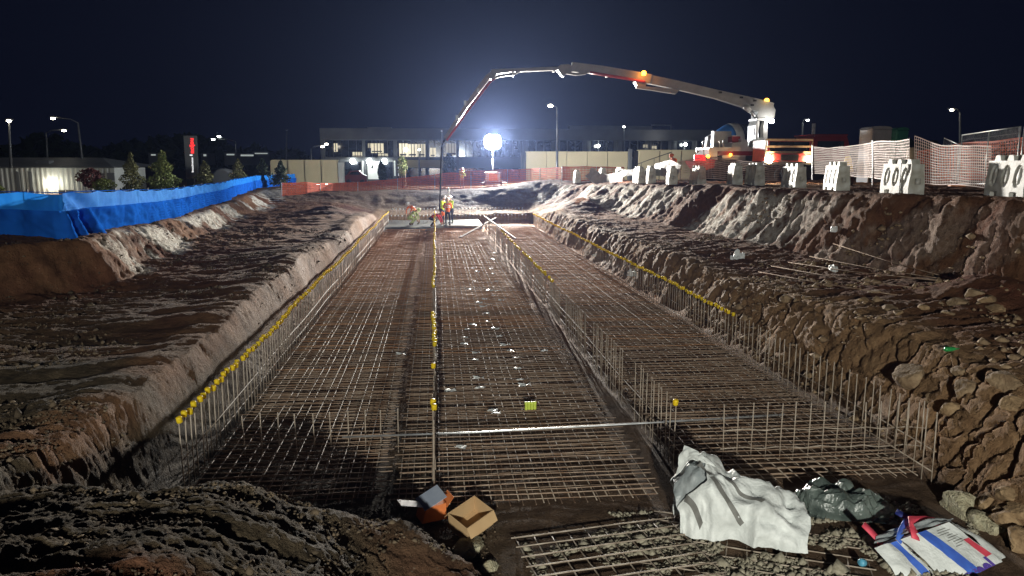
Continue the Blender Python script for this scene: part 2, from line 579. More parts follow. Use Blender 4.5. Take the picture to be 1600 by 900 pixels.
def make_ground():
    az_d = np.linspace(-46, 46, 1051)
    az_c = np.linspace(46, 314, 69)[1:-1]
    az = np.radians(np.concatenate([az_d, az_c]) + 5.85)
    ra = np.concatenate([np.geomspace(0.3, 2.0, 9)[:-1], np.geomspace(2.0, 76, 1000), np.geomspace(76, 1500, 34)[1:]])
    na, nr = len(az), len(ra)
    X = (ra[:, None] * np.sin(az)[None]).ravel()
    Y = (ra[:, None] * np.cos(az)[None]).ravel()
    z, e, el, er, ef, m, rr, rl, rn = heights(X, Y)
    rad = np.repeat(ra, na)
    fine = rad < 80
    # slope from differences along the rings and spokes
    zg = z.reshape(nr, na)
    gr_, ga_ = np.gradient(zg, ra, axis=0), np.gradient(zg, az, axis=1)
    sa_, ca_, rr_ = np.sin(az)[None], np.cos(az)[None], ra[:, None]
    zx = (gr_ * sa_ + ga_ * ca_ / rr_).ravel()
    zy = (gr_ * ca_ - ga_ * sa_ / rr_).ravel()
    nl = 1 / np.sqrt(zx * zx + zy * zy + 1)
    N = np.stack([-zx * nl, -zy * nl, nl], 1)
    steep = ss(0.25, 0.9, np.sqrt(zx * zx + zy * zy))
    # relief: clods everywhere, fissured blocks on the steep faces
    onfloor = ss(0.55, 1.0, m)
    rough = 0.030 * fbm(X * 2.1, Y * 2.1, z * 2.1, 4, 61) + 0.017 * np.abs(fbm(X * 7, Y * 7, z * 5, 4, 71, 0.65))
    disp = rough * (1 - 0.75 * onfloor)
    ridged = 1 - np.abs(fbm(X * 0.9 + Y * 0.55, Y * 2.2 - X * 0.4, octv=4, seed=91))
    disp = disp + (ridged - 0.6) * 0.085 * (1 - onfloor) * (1 - steep) * ss(-0.2, 0.4, e)
    disp = disp + ss(9.5, 7.5, Y) * ss(1.2, 0.4, X) * (1 - onfloor) * (0.032 * np.abs(fbm(X * 2.4 + Y * 0.4, Y * 3.4, octv=5, seed=83, gain=0.65)) - 0.02)
    bank = steep * (1 - onfloor) * fine
    trench = ss(-1.5, -0.3, m)
    disp = disp + bank * (0.08 - 0.04 * trench) * fbm(X * 1.1, Y * 1.1, z * 0.5, 4, 101) + bank * 0.028 * np.abs(fbm(X * 4.2, Y * 4.2, z * 3.4, 4, 103, 0.6))
    # scrape marks of the excavator bucket run down the faces
    along = Y * 1.0 + X * 0.35
    disp = disp + bank * (np.minimum(el, er) < 1.15) * 0.035 * vnoise(along * 3.2 + z * 0.8, z * 0.5, seed=111)
    sel = (rad < 60) & (steep > 0.05) & (m < 0.98) & (m > -0.9) & (X > 4.5)
    xs, ys, zs = X[sel], Y[sel], z[sel]
    wx = 0.25 * fbm(xs * 1.5, ys * 1.5, zs * 1.5, 2, 131)
    f1, f2, idv = worley(xs * 1.5 + wx, ys * 1.7 + wx, zs * 1.25 + wx, 141)
    g1, g2, idg = worley(xs * 4.2 + wx, ys * 4.4, zs * 3.6 + wx, 151)
    blk = -0.13 * np.exp(-(f2 - f1) / 0.06) + 0.07 * (idv - 0.5) - 0.045 * np.exp(-(g2 - g1) / 0.09) + 0.04 * (idg - 0.5)
    disp[sel] += 0.8 * blk * ss(0.05, 0.45, steep[sel]) * (1 - ss(0.8, 0.98, m[sel]))
    sel = (rad < 62) & (steep > 0.08) & (e > -0.35) & (e < 1.5) & (m < 0) & (Y > 8)
    xs, ys, zs = X[sel], Y[sel], z[sel]
    wx = 0.35 * fbm(xs * 1.2, ys * 1.2, zs * 1.2, 2, 171)
    f1, f2, idv = worley(xs * 0.9 + wx, ys * 1.15 + wx, zs * 0.8 + wx, 181)
    k_ = np.where(xs > 0, 0.6, 0.6)
    disp[sel] += k_ * steep[sel] * (-0.09 * np.exp(-(f2 - f1) / 0.035) + 0.09 * (idv - 0.5) + 0.06 * fbm(xs * 3.5, ys * 3.5, zs * 3.5, 5, 191, 0.62) + 0.03 * fbm(xs * 2.2, ys * 2.6, zs * 1.2, 3, 193))
    soft = 1 - 0.6 * (X < 1) * ss(-6.0, -2.5, rl) * (1 - onfloor) * ss(8.0, 10.0, Y)
    disp = np.where(fine, disp * soft, 0)
    P = np.stack([X, Y, z], 1) + N * disp[:, None]
    # ---- soil colours, with some light and shade painted in: pale clay seams, tan blocks, orange soil
    seam = fbm(along * 0.55, z * 1.6 + X * 0.2, octv=3, seed=201)
    streak = fbm(along * 2.6 + z * 1.2, z * 0.9, octv=4, seed=211)
    drip = fbm(along * 0.33 + z * 0.55, z * 0.10, octv=2, seed=221)
    rb = ss(0.12, 0.3, er) * (1 - ss(0.9, 1.15, er)) * (X > 4) * np.interp(Y, [14, 20, 27, 60], [0.1, 0.25, 1, 1])
    lb = ss(0.05, 0.25, el) * (1 - ss(1.0, 1.35, el)) * (X < 0) * np.interp(Y, [10, 18, 24, 60], [0.35, 0.5, 1, 1])
    fb = ss(0.2, 0.5, ef) * (1 - ss(0.8, 1.0, ef)) * 0.12
    gr2 = fbm(X * 5, Y * 5, z * 6, 3, 241)
    white = np.maximum(rb * ss(-0.22, 0.0, drip + 0.2 * streak + 0.12 * gr2) * ss(-0.75, -0.1, streak + 0.5 * gr2),
                       lb * ss(-0.15, 0.2, seam + 0.6 * streak + 0.3 * gr2))
    white = np.maximum(white, fb * ss(0.0, 0.5, seam + 0.5 * streak))
    white = np.clip(white, 0, 1) * fine
    tan = ss(-0.6, 0.3, rr) * 0 + ss(-1.2, 0.1, rr) * (1 - ss(0.85, 1.1, rr)) * (X > 4)
    tan = tan + ss(-1.6, -0.2, rl) * (1 - ss(0.7, 1.0, rl)) * (X < -2.5) * 0.4
    tan = np.clip(tan + ss(50, 53, Y) * ss(-5, -3, X) * ss(9, 7, X) * (Y < 60), 0, 1)  # far end wall coloured lighter, as if lit
    orange = np.maximum(ss(-0.2, 0.4, fbm(X * 0.3, Y * 0.2, octv=3, seed=231)) * ss(12, 34, Y), onfloor * ss(9, 30, Y)) * (1 - ss(52, 58, Y))  # floor turns bright orange with distance, far light put into the colour
    dark = ss(14, 8.5, Y) * ss(1.2, -0.2, X) * ss(-0.3, 0.3, 0.4 + fbm(X * 0.5, Y * 0.5, octv=2, seed=251)) + 0.6 * ss(20, 13, Y) * ss(-3.6, -6, X)  # dark mound soil, plus dimness painted on the near bench
    dark = np.maximum(dark, ss(20, 11, Y) * ss(0.15, 0.5, rl) * (X < -2.5))  # shade of the near trench wall painted in
    dark = np.clip(dark + 0.55 * ss(55, 62, Y) * fine, 0, 1)  # far bank darkened in colour to offset the lamp close by
    me = bpy.data.meshes.new('ground')
    me.vertices.add(na * nr)
    me.vertices.foreach_set('co', P.astype(np.float32).ravel())
    i = np.arange(nr - 1)[:, None] * na
    j = np.arange(na)[None]
    j2 = (j + 1) % na
    q = np.stack([i + j, i + na + j, i + na + j2, i + j2], -1).reshape(-1, 4)[:, ::-1]
    nq = len(q)
    cap = np.arange(na)
    me.loops.add(nq * 4 + na)
    me.polygons.add(nq + 1)
    me.loops.foreach_set('vertex_index', np.concatenate([q.ravel(), cap[::-1]]).astype(np.int32))
    me.polygons.foreach_set('loop_start', np.concatenate([np.arange(nq) * 4, [nq * 4]]).astype(np.int32))
    me.update(calc_edges=True)
    me.polygons.foreach_set('use_smooth', np.ones(nq + 1, bool))
    at_ = me.color_attributes.new('soil', 'FLOAT_COLOR', 'POINT')
    c = np.stack([white, tan, orange, onfloor], 1).astype(np.float32)
    at_.data.foreach_set('color', c.ravel())
    at2 = me.color_attributes.new('soil_and_shade', 'FLOAT_COLOR', 'POINT')  # dark mound soil and painted shade in one mask
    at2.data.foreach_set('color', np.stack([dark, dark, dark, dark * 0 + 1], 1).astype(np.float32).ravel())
    o = bpy.data.objects.new('ground', me)
    link(o)
    tag(o, kind='structure')
    me.materials.append(soil_material())
    return o


def soil_material():
    m, nt, b = _new('soil')
    L, Nn = nt.links.new, nt.nodes.new
    tc = Nn('ShaderNodeTexCoord')
    at_ = Nn('ShaderNodeAttribute')
    at_.attribute_name = 'soil'
    sep = Nn('ShaderNodeSeparateColor')
    L(at_.outputs['Color'], sep.inputs[0])

    def noise(sc, det=5, rough=0.6):
        n = Nn('ShaderNodeTexNoise')
        n.inputs['Scale'].default_value = sc
        n.inputs['Detail'].default_value = det
        n.inputs['Roughness'].default_value = rough
        L(tc.outputs['Object'], n.inputs['Vector'])
        return n.outputs['Fac']

    def rmp(f, a, b_, ca, cb):
        r = Nn('ShaderNodeValToRGB')
        r.color_ramp.elements[0].position = a
        r.color_ramp.elements[1].position = b_
        r.color_ramp.elements[0].color = (*ca, 1)
        r.color_ramp.elements[1].color = (*cb, 1)
        L(f, r.inputs[0])
        return r.outputs[0]

    def mix(f, a, b_, typ='MIX'):
        x = Nn('ShaderNodeMix')
        x.data_type = 'RGBA'
        x.blend_type = typ
        if isinstance(f, float):
            x.inputs[0].default_value = f
        else:
            L(f, x.inputs[0])
        L(a, x.inputs[6])
        L(b_, x.inputs[7])
        return x.outputs[2]

    def mul(a, b_, op='MULTIPLY'):
        x = Nn('ShaderNodeMath')
        x.operation = op
        for k, v in enumerate((a, b_)):
            if isinstance(v, (int, float)):
                x.inputs[k].default_value = v
            else:
                L(v, x.inputs[k])
        return x.outputs[0]

    n_big, n_mid, n_fine = noise(0.5, 4), noise(3.5, 6, 0.7), noise(22, 5, 0.7)
    brown = rmp(n_mid, 0.3, 0.72, (0.085, 0.040, 0.021), (0.21, 0.105, 0.055))
    orange = rmp(n_mid, 0.3, 0.72, (0.16, 0.075, 0.038), (0.31, 0.155, 0.08))
    tan = rmp(n_mid, 0.28, 0.72, (0.18, 0.10, 0.052), (0.38, 0.24, 0.13))
    white = rmp(n_fine, 0.3, 0.7, (0.42, 0.38, 0.31), (0.84, 0.81, 0.74))
    red = rmp(n_mid, 0.3, 0.72, (0.09, 0.035, 0.022), (0.18, 0.07, 0.042))
    c = mix(rmp(n_big, 0.42, 0.62, (0, 0, 0), (1, 1, 1)), brown, red)
    c = mix(sep.outputs[2], c, orange)
    c = mix(sep.outputs[1], c, tan)
    wf = mul(sep.outputs[0], rmp(n_mid, 0.30, 0.52, (0, 0, 0), (1, 1, 1)))
    bed = mix(sep.outputs[2], rmp(n_mid, 0.3, 0.72, (0.07, 0.045, 0.03), (0.17, 0.11, 0.07)), rmp(n_mid, 0.3, 0.72, (0.28, 0.115, 0.048), (0.54, 0.26, 0.115)))  # dark near, bright far: light falloff painted into the floor
    c = mix(at_.outputs['Alpha'], c, bed)
    c = mix(wf, c, white)
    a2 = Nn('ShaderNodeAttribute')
    a2.attribute_name = 'soil_and_shade'
    wet = rmp(n_mid, 0.3, 0.75, (0.036, 0.028, 0.018), (0.13, 0.096, 0.06))  # dark soil colour, used for the painted shade too
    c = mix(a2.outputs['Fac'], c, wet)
    # scattered pale grit
    v = Nn('ShaderNodeTexVoronoi')
    v.inputs['Scale'].default_value = 16
    L(tc.outputs['Object'], v.inputs['Vector'])
    grit = mul(rmp(v.outputs['Distance'], 0.10, 0.22, (1, 1, 1), (0, 0, 0)), rmp(n_mid, 0.52, 0.66, (0, 0, 0), (0.75, 0.75, 0.75)))
    grey = Nn('ShaderNodeRGB')
    grey.outputs[0].default_value = (0.30, 0.26, 0.20, 1)
    c = mix(grit, c, grey.outputs[0])
    L(c, b.inputs['Base Color'])
    L(rmp(n_big, 0.35, 0.7, (0.8, 0.8, 0.8), (1, 1, 1)), b.inputs['Roughness'])
    b.inputs['Specular IOR Level'].default_value = 0.12
    n_grain = noise(75, 4, 0.75)
    h = mul(mul(mul(n_mid, 0.7), mul(n_fine, 0.45), 'ADD'), mul(n_grain, 0.22), 'ADD')
    bp = Nn('ShaderNodeBump')
    bp.inputs['Strength'].default_value = 0.9
    bp.inputs['Distance'].default_value = 0.15
    L(h, bp.inputs['Height'])
    L(bp.outputs[0], b.inputs['Normal'])
    return m


ground = make_ground()


# ---- loose gravel and clods: far too many to count
def scatter_stones(name, material, n, region, size, seed, lift=0.3, keep=None):
    g = np.random.default_rng(seed)
    X = g.uniform(region[0], region[1], n)
    Y = g.uniform(region[2], region[3], n)
    if keep is not None:
        k = keep(X, Y)
        X, Y = X[k], Y[k]
    n = len(X)
    Z = heights(X, Y)[0]
    s = size * np.exp(g.normal(0, 0.62, n))
    base = np.array([(1, 0, 0), (0.3, 0.95, 0), (-0.8, 0.6, 0), (-0.8, -0.6, 0), (0.3, -0.95, 0), (0.15, 0.1, 0.8), (-0.1, 0, -0.7)])
    fs = [(0, 1, 5), (1, 2, 5), (2, 3, 5), (3, 4, 5), (4, 0, 5), (1, 0, 6), (2, 1, 6), (3, 2, 6), (4, 3, 6), (0, 4, 6)]
    a = g.uniform(0, 6.283, n)
    V = base[None] * (1 + g.uniform(-0.35, 0.35, (n, 7, 1))) * g.uniform(0.55, 1.2, (n, 1, 3))
    ca, sa = np.cos(a)[:, None], np.sin(a)[:, None]
    VX = V[:, :, 0] * ca - V[:, :, 1] * sa
    VY = V[:, :, 0] * sa + V[:, :, 1] * ca
    V = np.stack([VX, VY, V[:, :, 2]], -1) * s[:, None, None] + np.stack([X, Y, Z + s * lift], 1)[:, None]
    F = (np.arange(n)[:, None, None] * 7 + np.array(fs)[None]).reshape(-1, 3)
    me = bpy.data.meshes.new(name)
    me.vertices.add(n * 7)
    me.vertices.foreach_set('co', V.astype(np.float32).ravel())
    me.loops.add(len(F) * 3)
    me.polygons.add(len(F))
    me.loops.foreach_set('vertex_index', F.astype(np.int32).ravel())
    me.polygons.foreach_set('loop_start', (np.arange(len(F)) * 3).astype(np.int32))
    me.update(calc_edges=True)
    me.materials.append(M[material])
    o = bpy.data.objects.new(name, me)
    link(o)
    return o


mat('soil_and_shade', (0.16, 0.12, 0.08), (0.05, 0.038, 0.026), 0.95, 0, 3, spec=0.1)


def patchy(thr, sc, seed):
    return lambda X, Y: fbm(X * sc, Y * sc, octv=3, seed=seed) > thr


tag(scatter_stones('gravel', 'gravel', 30000, (0.9, 6.0, 5.7, 8.0), 0.013, 1, keep=patchy(-0.05, 1.4, 5)),
    'pale loose gravel spread around the foreground mesh sheet', 'gravel', kind='stuff')
tag(scatter_stones('dirt', 'soil_and_shade', 18000, (-6.5, 0.6, 3.5, 9.0), 0.009, 2, keep=patchy(-0.25, 1.6, 6)),
    'dark crumbled clods over the near earth mound', 'dirt', kind='stuff')
tag(scatter_stones('rubble', 'rock_grey', 6000, (6.6, 12.6, 8.0, 27.0), 0.03, 3, keep=patchy(0.12, 0.8, 7)),
    'small broken stones strewn over the bench beside the trench', 'rubble', kind='stuff')
tag(scatter_stones('bench_dirt', 'soil_and_shade', 14000, (-10.0, -3.7, 8.0, 34.0), 0.014, 4, keep=patchy(0.05, 0.7, 8)),
    'brown clods crumbled over the bench below the blue fence', 'dirt', kind='stuff')


# ================================================================== REINFORCEMENT
def bar_mesh(name, length, r, axis, bend, seed, seg=6, n=5):
    g = random.Random(seed)
    ph = g.uniform(0, 6.28)
    pts = []
    for i in range(seg + 1):
        t = i / seg
        w = bend * math.sin(ph + t * 5.0) * math.sin(math.pi * min(1, t * 1.2 + 0.1))
        h = bend * 0.6 * math.sin(ph * 2 + t * 7.0)
        pts.append((t * length, w, h) if axis == 'x' else (w, t * length, h))
    return set_mat(MB().tube(pts, r, n).mesh(name, smooth=True), 'rebar_grey' if 'wire' in name or 'long' in name else 'rebar')


def reinforcement(label, x0, x1, y0, y1, seed):
    t = thing('rebar_mesh', label, 'rebar mesh', (x0, y0, 0))
    g = random.Random(seed)
    lx = [bar_mesh('cross_bar', x1 - x0 + 0.12, 0.0065, 'x', 0.012, seed + k) for k in range(5)]
    ly = [bar_mesh('long_bar', y1 - y0, 0.0075, 'y', 0.03, seed + 20 + k, seg=40) for k in range(4)]
    lr = []
    for q_ in lx:                                       # bars further in are coloured brighter, as under stronger light
        q2_ = q_.copy()
        q2_.materials.clear()
        q2_.materials.append(M['rebar_lit'])
        lr.append(q2_)
    ny = int((y1 - y0) / 0.152)
    for i in range(ny + 1):
        obj_from('cross_bar', (lr if g.random() < (i * 0.152 - 5.0) / 14.0 else lx)[i % 5], t, (-0.06 + g.uniform(-0.06, 0.06), i * 0.152 + g.uniform(-0.018, 0.022), 0.135 + g.uniform(-0.006, 0.006)), (0, 0, g.uniform(-0.006, 0.006)))
    nx = int((x1 - x0) / 0.155)
    for i in range(nx + 1):
        obj_from('long_bar', ly[i % 4], t, (i * 0.155 + g.uniform(-0.012, 0.012), -0.05 - g.uniform(0, 0.12), 0.114), (0, 0, g.uniform(-0.0006, 0.0006)))
    b = MB()                                    # the lower layer shows only as glints between the upper bars
    for i in range(90):
        y = i * 0.152 + 0.07 + g.uniform(-0.02, 0.02)
        b.tube([(0, y, 0.04), (x1 - x0, y + g.uniform(-0.03, 0.03), 0.04)], 0.006, 4)
    for i in range(nx):
        x = i * 0.155 + 0.08
        b.tube([(x, -0.05, 0.022), (x + g.uniform(-0.04, 0.04), 14.2, 0.022)], 0.006, 4)
    tag(b.build('lower_bars', 'rebar', t), kind='stuff')
    return t


reinforcement('rusty rebar mesh beside the dirt bank with the blue fence', -3.0, -0.72, 8.45, 45.6, 100)
reinforcement('rusty rebar mesh in the middle strip with white scraps on it', -0.5, 2.62, 8.22, 46.2, 200)
reinforcement('rusty rebar mesh below the cracked tan trench wall', 3.28, 6.2, 8.5, 47.2, 300)

cap_me = set_mat(MB().lathe([(0.028, -0.058), (0.036, -0.050), (0.039, 0.0), (0.038, 0.013), (0.028, 0.022), (0.006, 0.025)], 8).mesh('bar_cap', smooth=True), 'cap')
cap_pale = cap_me.copy()
cap_pale.materials.clear()
cap_pale.materials.append(M['hat_white'])


def starter_mesh(h, seed):
    g = random.Random(seed)
    a, b = g.uniform(-0.012, 0.012), g.uniform(-0.012, 0.012)
    return set_mat(MB().tube([(0, 0, -0.03), (a * 0.4, b * 0.4, h * 0.5), (a, b, h)], 0.0078, 5).mesh('starter_bar', smooth=True), 'rebar_grey')


def starter_row(label, pts, h, capped, seed, pale=False, ties=True, cap_h=None):
    """pts: list of (x, y) places; capped(i, x, y) tells where a safety cap sits"""
    p0 = pts[0]
    t = thing('rebar_cage', label, 'starter bars', (p0[0], p0[1], 0.0))
    g = random.Random(seed)
    mes = [starter_mesh(h + 0.008 * (k - 2), seed + k) for k in range(5)]
    for i, (x, y) in enumerate(pts):
        k = g.randrange(5)
        b = obj_from('starter_bar', mes[k], t, (x - p0[0] + g.uniform(-0.012, 0.012), y - p0[1] + g.uniform(-0.015, 0.015), 0.0), (g.uniform(-0.008, 0.008), g.uniform(-0.008, 0.008), 0.0))
        if capped(i, x, y):
            c = obj_from('bar_cap', cap_pale if pale else cap_me, b, (0, 0, h + 0.008 * (k - 2)), (g.uniform(-0.12, 0.12), g.uniform(-0.12, 0.12), 0))
    if ties:
        a, e = pts[0], pts[-1]
        for z, off in ((0.42, 0.016), (0.16, -0.016)):
            n = 24
            path = []
            for i in range(n + 1):
                s = i / n
                path.append((a[0] + (e[0] - a[0]) * s + off + 0.01 * math.sin(i * 1.7 + seed), a[1] + (e[1] - a[1]) * s + 0.01 * math.sin(i * 2.3), z + 0.012 * math.sin(i * 1.3 + seed)))
            MB().tube(path, 0.008, 5).build('tie_bar', 'rebar_grey', t, True, True)
    return t


ys = lambda a, b, s=0.2: [a + s * i for i in range(int((b - a) / s) + 1)]
wav = lambda y, k: 0.03 * math.sin(y * 0.5 + k) + 0.02 * math.sin(y * 1.3 + 2 * k)
starter_row('long line of starter bars with yellow caps along the bank with the blue fence',
            [(-3.16 + wav(y, 1), y) for y in ys(8.98, 50.2)], 0.95, lambda i, x, y: True, 11)
starter_row('line of starter bars with broken runs of yellow caps down the trench centre',
            [(-0.08 + 0.5 * wav(y, 2), y) for y in ys(8.4, 50.0)], 0.95,
            lambda i, x, y: y > 18.6 or 12.6 < y < 15.6 or 11.0 < y < 11.25 or 9.0 < y < 9.45, 22)
mid = []
y = 9.1
grp = 0
while y < 45.5:
    for k in range(11 + (grp % 3)):
        mid.append((3.1 + 0.5 * wav(y, 3), y))
        y += 0.2
    y += 0.62
    grp += 1
starter_row('line of starter bars in spaced groups, single yellow cap at its front end', mid, 0.92,
            lambda i, x, y: i == 0 or 19.5 < y < 36, 33)
starter_row('long line of starter bars with yellow caps along the cracked tan wall',
            [(6.2 + wav(y, 4), y) for y in ys(8.3, 47.4)], 0.93, lambda i, x, y: y > 14.5, 44)
starter_row('short cross row of bare starter bars behind the white bulk bag',
            [(3.86 + 0.2 * i, 9.32 - 0.012 * i) for i in range(15)], 0.8, lambda i, x, y: False, 55)
starter_row('short cross row of bare starter bars in the shade before the dark bank',
            [(-2.7 + 0.235 * i, 10.1) for i in range(10)], 0.6, lambda i, x, y: False, 66, ties=False)
starter_row('cross row of starter bars with pale caps at the far end, back one',
            [(-3.0 + 0.24 * i, 52.6) for i in range(39)], 0.98, lambda i, x, y: True, 77, pale=True)
starter_row('cross row of starter bars with pale caps at the far end, front one',
            [(-3.0 + 0.24 * i, 50.4) for i in range(39)], 0.66, lambda i, x, y: True, 88, pale=True)

# long pale bar laid across the trench, sheet of mesh and loose rods
a, b = atz(535, 683, 0.30), atz(1225, 648, 0.55)
t = MB().tube([a, a.lerp(b, 0.3) + Vector((0, 0, -0.03)), a.lerp(b, 0.66) + Vector((0, 0, -0.02)), b], 0.014, 6).build('steel_rod', 'galv', None, True)
tag(t, 'long pale steel rod lying across the trench through the starter bars', 'rod')


def mesh_sheet(label, org, rz, nx, ny, step, z, seed):
    t = thing('mesh_sheet', label, 'steel mesh', (org[0], org[1], z), rz)
    g = random.Random(seed)
    mx = [bar_mesh('cross_wire', nx * step + 0.1, 0.0085, 'x', 0.008, seed + k) for k in range(3)]
    my = [bar_mesh('long_wire', ny * step + 0.1, 0.0085, 'y', 0.008, seed + 9 + k) for k in range(3)]
    for i in range(ny + 1):
        obj_from('cross_wire', mx[i % 3], t, (-0.05, -i * step, 0.017), (0, 0, g.uniform(-0.004, 0.004)))
    for i in range(nx + 1):
        obj_from('long_wire', my[i % 3], t, (i * step, -ny * step - 0.05, 0), (0, 0, g.uniform(-0.004, 0.004)))
    return t


mesh_sheet('loose steel mesh sheet half buried in gravel before the cardboard box', (0.80, 7.42), R(9), 9, 9, 0.2, 0.0, 400)
mesh_sheet('steel mesh sheet under gravel beneath the white bulk bag', (2.55, 7.95), R(-24), 11, 8, 0.2, -0.05, 420)

for i, (x0, y0, x1, y1) in enumerate([(1205, 412, 1440, 466), (1232, 408, 1462, 458), (1265, 402, 1490, 450), (1300, 402, 1500, 446), (1185, 420, 1400, 470)]):
    a, b = atz(x0, y0, 1.3), atz(x1, y1, 1.3)
    a.z, b.z = hz(a.x, a.y) + 0.10, hz(b.x, b.y) + 0.10
    c = a.lerp(b, 0.5)
    c.z = max(hz(c.x, c.y) + 0.07, (a.z + b.z) / 2 - 0.04)
    o = MB().tube([a, c, b], 0.011, 5).build('steel_rod', 'rebar', None, True)
    tag(o, ['middle one of the rusty rods lying on the bench below the barriers', 'second highest of the rusty rods on the bench below the barriers', 'second rusty rod from the bank top among those on the bench', 'rusty rod on the bench lying closest to the barrier bank', 'rusty rod on the bench lying closest to the tan trench wall'][i], 'rod', 'rods lying on the bench')

# ---- wet concrete and planks at the far end
cp = MB()


def pour(u, v):
    x = -3.25 + u * 6.2
    ye = 45.7 + 1.5 * ss(0.45, 0.62, u) + 0.35 * math.sin(u * 17) * 0.5
    y = float(ye) + v * (52.3 - float(ye))
    z = 0.20 * float(ss(0, 0.12, v)) + 0.02 * sfbm(x * 1.3, y, 3, 7) - 0.03 * (1 - float(ss(0, 0.1, v)))
    return (x, y, z)


cp.grid(pour, 48, 40)
tag(cp.build('concrete_pour', 'wet_concrete', None, True), 'fresh wet grey concrete being spread where the workers stand', 'concrete')
for k, (xa, ya, xb, yb, za, zb, lab) in enumerate([
    (719, 371, 775, 340, 0.16, 0.9, 'timber plank leaning from the mesh onto the middle starter bars'),
    (700, 353, 834, 354, 0.24, 0.24, 'pale plank laid across the trench at the edge of the concrete'),
]):
    a, b = atz(xa, ya, za), atz(xb, yb, zb)
    d = (b - a)
    m = Matrix.Translation(a) @ d.to_track_quat('X', 'Z').to_matrix().to_4x4()
    o = MB().box((0, -0.075, -0.02), (d.length, 0.075, 0.02), 0, m).build('timber_plank', 'old_timber')
    tag(o, lab, 'plank')
a, b = atz(756, 338, 0.96), atz(806, 374, 0.96)
d = b - a
m = Matrix.Translation(a) @ d.to_track_quat('X', 'Z').to_matrix().to_4x4()
tag(MB().box((0, -0.03, 0), (d.length, 0.03, 0.05), 0, m).build('screed_rail', 'old_timber'),
    'pale rail resting on top of the far starter bars in the middle row', 'rail')


# ---- white scraps on the middle mesh: crumpled bits of plastic
def scrap_mesh(seed, n=3):
    g = random.Random(seed)
    b = MB()
    off = [[(g.uniform(-0.02, 0.02), g.uniform(-0.02, 0.02), g.uniform(-0.012, 0.025)) for _ in range(9)] for _ in range(9)]
    b.grid(lambda u, v: ((u - 0.5) * 0.17 + off[int(u * n)][int(v * n)][0], (v - 0.5) * 0.10 + off[int(u * n)][int(v * n)][1], 0.018 + off[int(u * n)][int(v * n)][2]), n, n)
    return set_mat(b.mesh('plastic_scrap'), 'scrap')


sm = [scrap_mesh(500 + k) for k in range(5)]
spots = [(767, 420), (770, 428), (775, 440), (757, 468), (760, 490), (762, 503), (773, 515), (780, 526), (790, 540), (797, 549), (804, 560), (808, 577), (812, 594), (748, 592), (770, 643), (775, 647), (727, 528), (730, 515), (744, 552),
         (725, 538), (742, 563), (703, 612), (749, 607), (820, 603), (732, 452), (741, 440), (748, 474), (776, 455), (783, 470), (768, 405), (772, 396), (746, 425), (850, 549), (756, 480), (738, 508), (738, 420), (765, 455), (771, 462), (626, 554), (720, 700)]
for k, (x, y) in enumerate(spots):
    p = atz(x, y, 0.15)
    o = obj_from('plastic_scrap', sm[k % 5], None, p, (0, 0, random.uniform(-0.4, 0.4)))
    s = random.uniform(0.65, 1.25)
    o.scale = (s, s, s)
    tag(o, 'small white plastic scrap lying on the rebar mesh', 'scrap', 'white scraps on the mesh')


def crumple(name, label, mtl, c, sx, sy, h, seed, rz=0.0, sharp=1.0, cat='plastic', group=None, cre=0.0):
    """a heap of crumpled sheet standing on the ground"""
    def f(u, v):
        x, y = (u - 0.5) * 2, (v - 0.5) * 2
        r = min(1.0, math.hypot(x, y) if True else 0)
        n = sfbm(x * 1.6 + seed, y * 1.6, 3, seed)
        n2 = abs(sfbm(x * 2.9 + seed, y * 2.2, 2, seed + 3))
        k = (max(0, 1 - r * r)) ** 0.55
        if cre:
            n2 += cre * (1 - 1.6 * abs(sfbm(x * 4.2 + y * 1.5, y * 3.4 - x, 2, seed + 7)))
        ex = 1 + 0.18 * n
        return (x * sx * ex * (0.75 + 0.25 * k), y * sy * ex * (0.75 + 0.25 * k), h * k * (0.62 + 0.55 * n * sharp + 0.45 * n2) - 0.02)
    o = MB().grid(f, 44, 32).build(name, mtl)
    o.location = c
    o.rotation_euler = (0, 0, rz)
    return tag(o, label, cat, group)


for k, (x, y, w, lab) in enumerate([(1152, 400, 0.5, 'crumpled white plastic on the bench beside the tan wall'),
                                    (1300, 402, 0.32, 'upper of two white plastic bundles on the bench below the barriers'),
                                    (1302, 420, 0.40, 'lower of two white plastic bundles on the bench below the barriers'),
                                    (988, 430, 0.42, 'white plastic strip caught on the starter bars below the tan wall'),
                                    (928, 400, 0.22, 'small white plastic knot behind the capped starter bars')]):
    z = 1.25 if k < 3 else 0.5
    p = atz(x, y, z)
    if k < 3:
        p.z = hz(p.x, p.y)
    crumple('plastic_sheet', lab, 'scrap', p, w * 0.55, w * 0.35, w * 0.5, 600 + k, 0.6 * k)

# lime stack of caps and a small bottle
t = thing('cap_stack', 'four lime-yellow caps stood in a row on the middle mesh', 'bar caps', atz(829, 640, 0.15))
for k in range(4):
    MB().lathe([(0.022, 0), (0.026, 0.01), (0.024, 0.09), (0.030, 0.10), (0.030, 0.125), (0.01, 0.13)], 8).build('cap', 'cap_lime', t, True).location = (-0.07 + 0.047 * k, 0.01 * (k % 2), 0)
p = atz(1476, 637, 0.35)
p.z = hz(p.x, p.y) + 0.08
tag(MB().lathe([(0.03, -0.09), (0.036, -0.07), (0.036, 0.05), (0.014, 0.09), (0.014, 0.14)], 10, 0, p, 'x').build('bottle', 'green_glass', None, True), 'small green bottle among the pale rocks of the trench wall', 'bottle')


# ================================================================== FOREGROUND LITTER
def cloth_noise(x, y, s, seed):
    return sfbm(x * s, y * s, 3, seed)


bag0 = thing('bulk_bag', 'big crumpled white bulk bag with grey straps lying in front of the mesh', 'bag', (2.70, 7.66, 0.0), R(-21))
BL = 1.55
bag0.scale = (0.86, 0.86, 0.88)


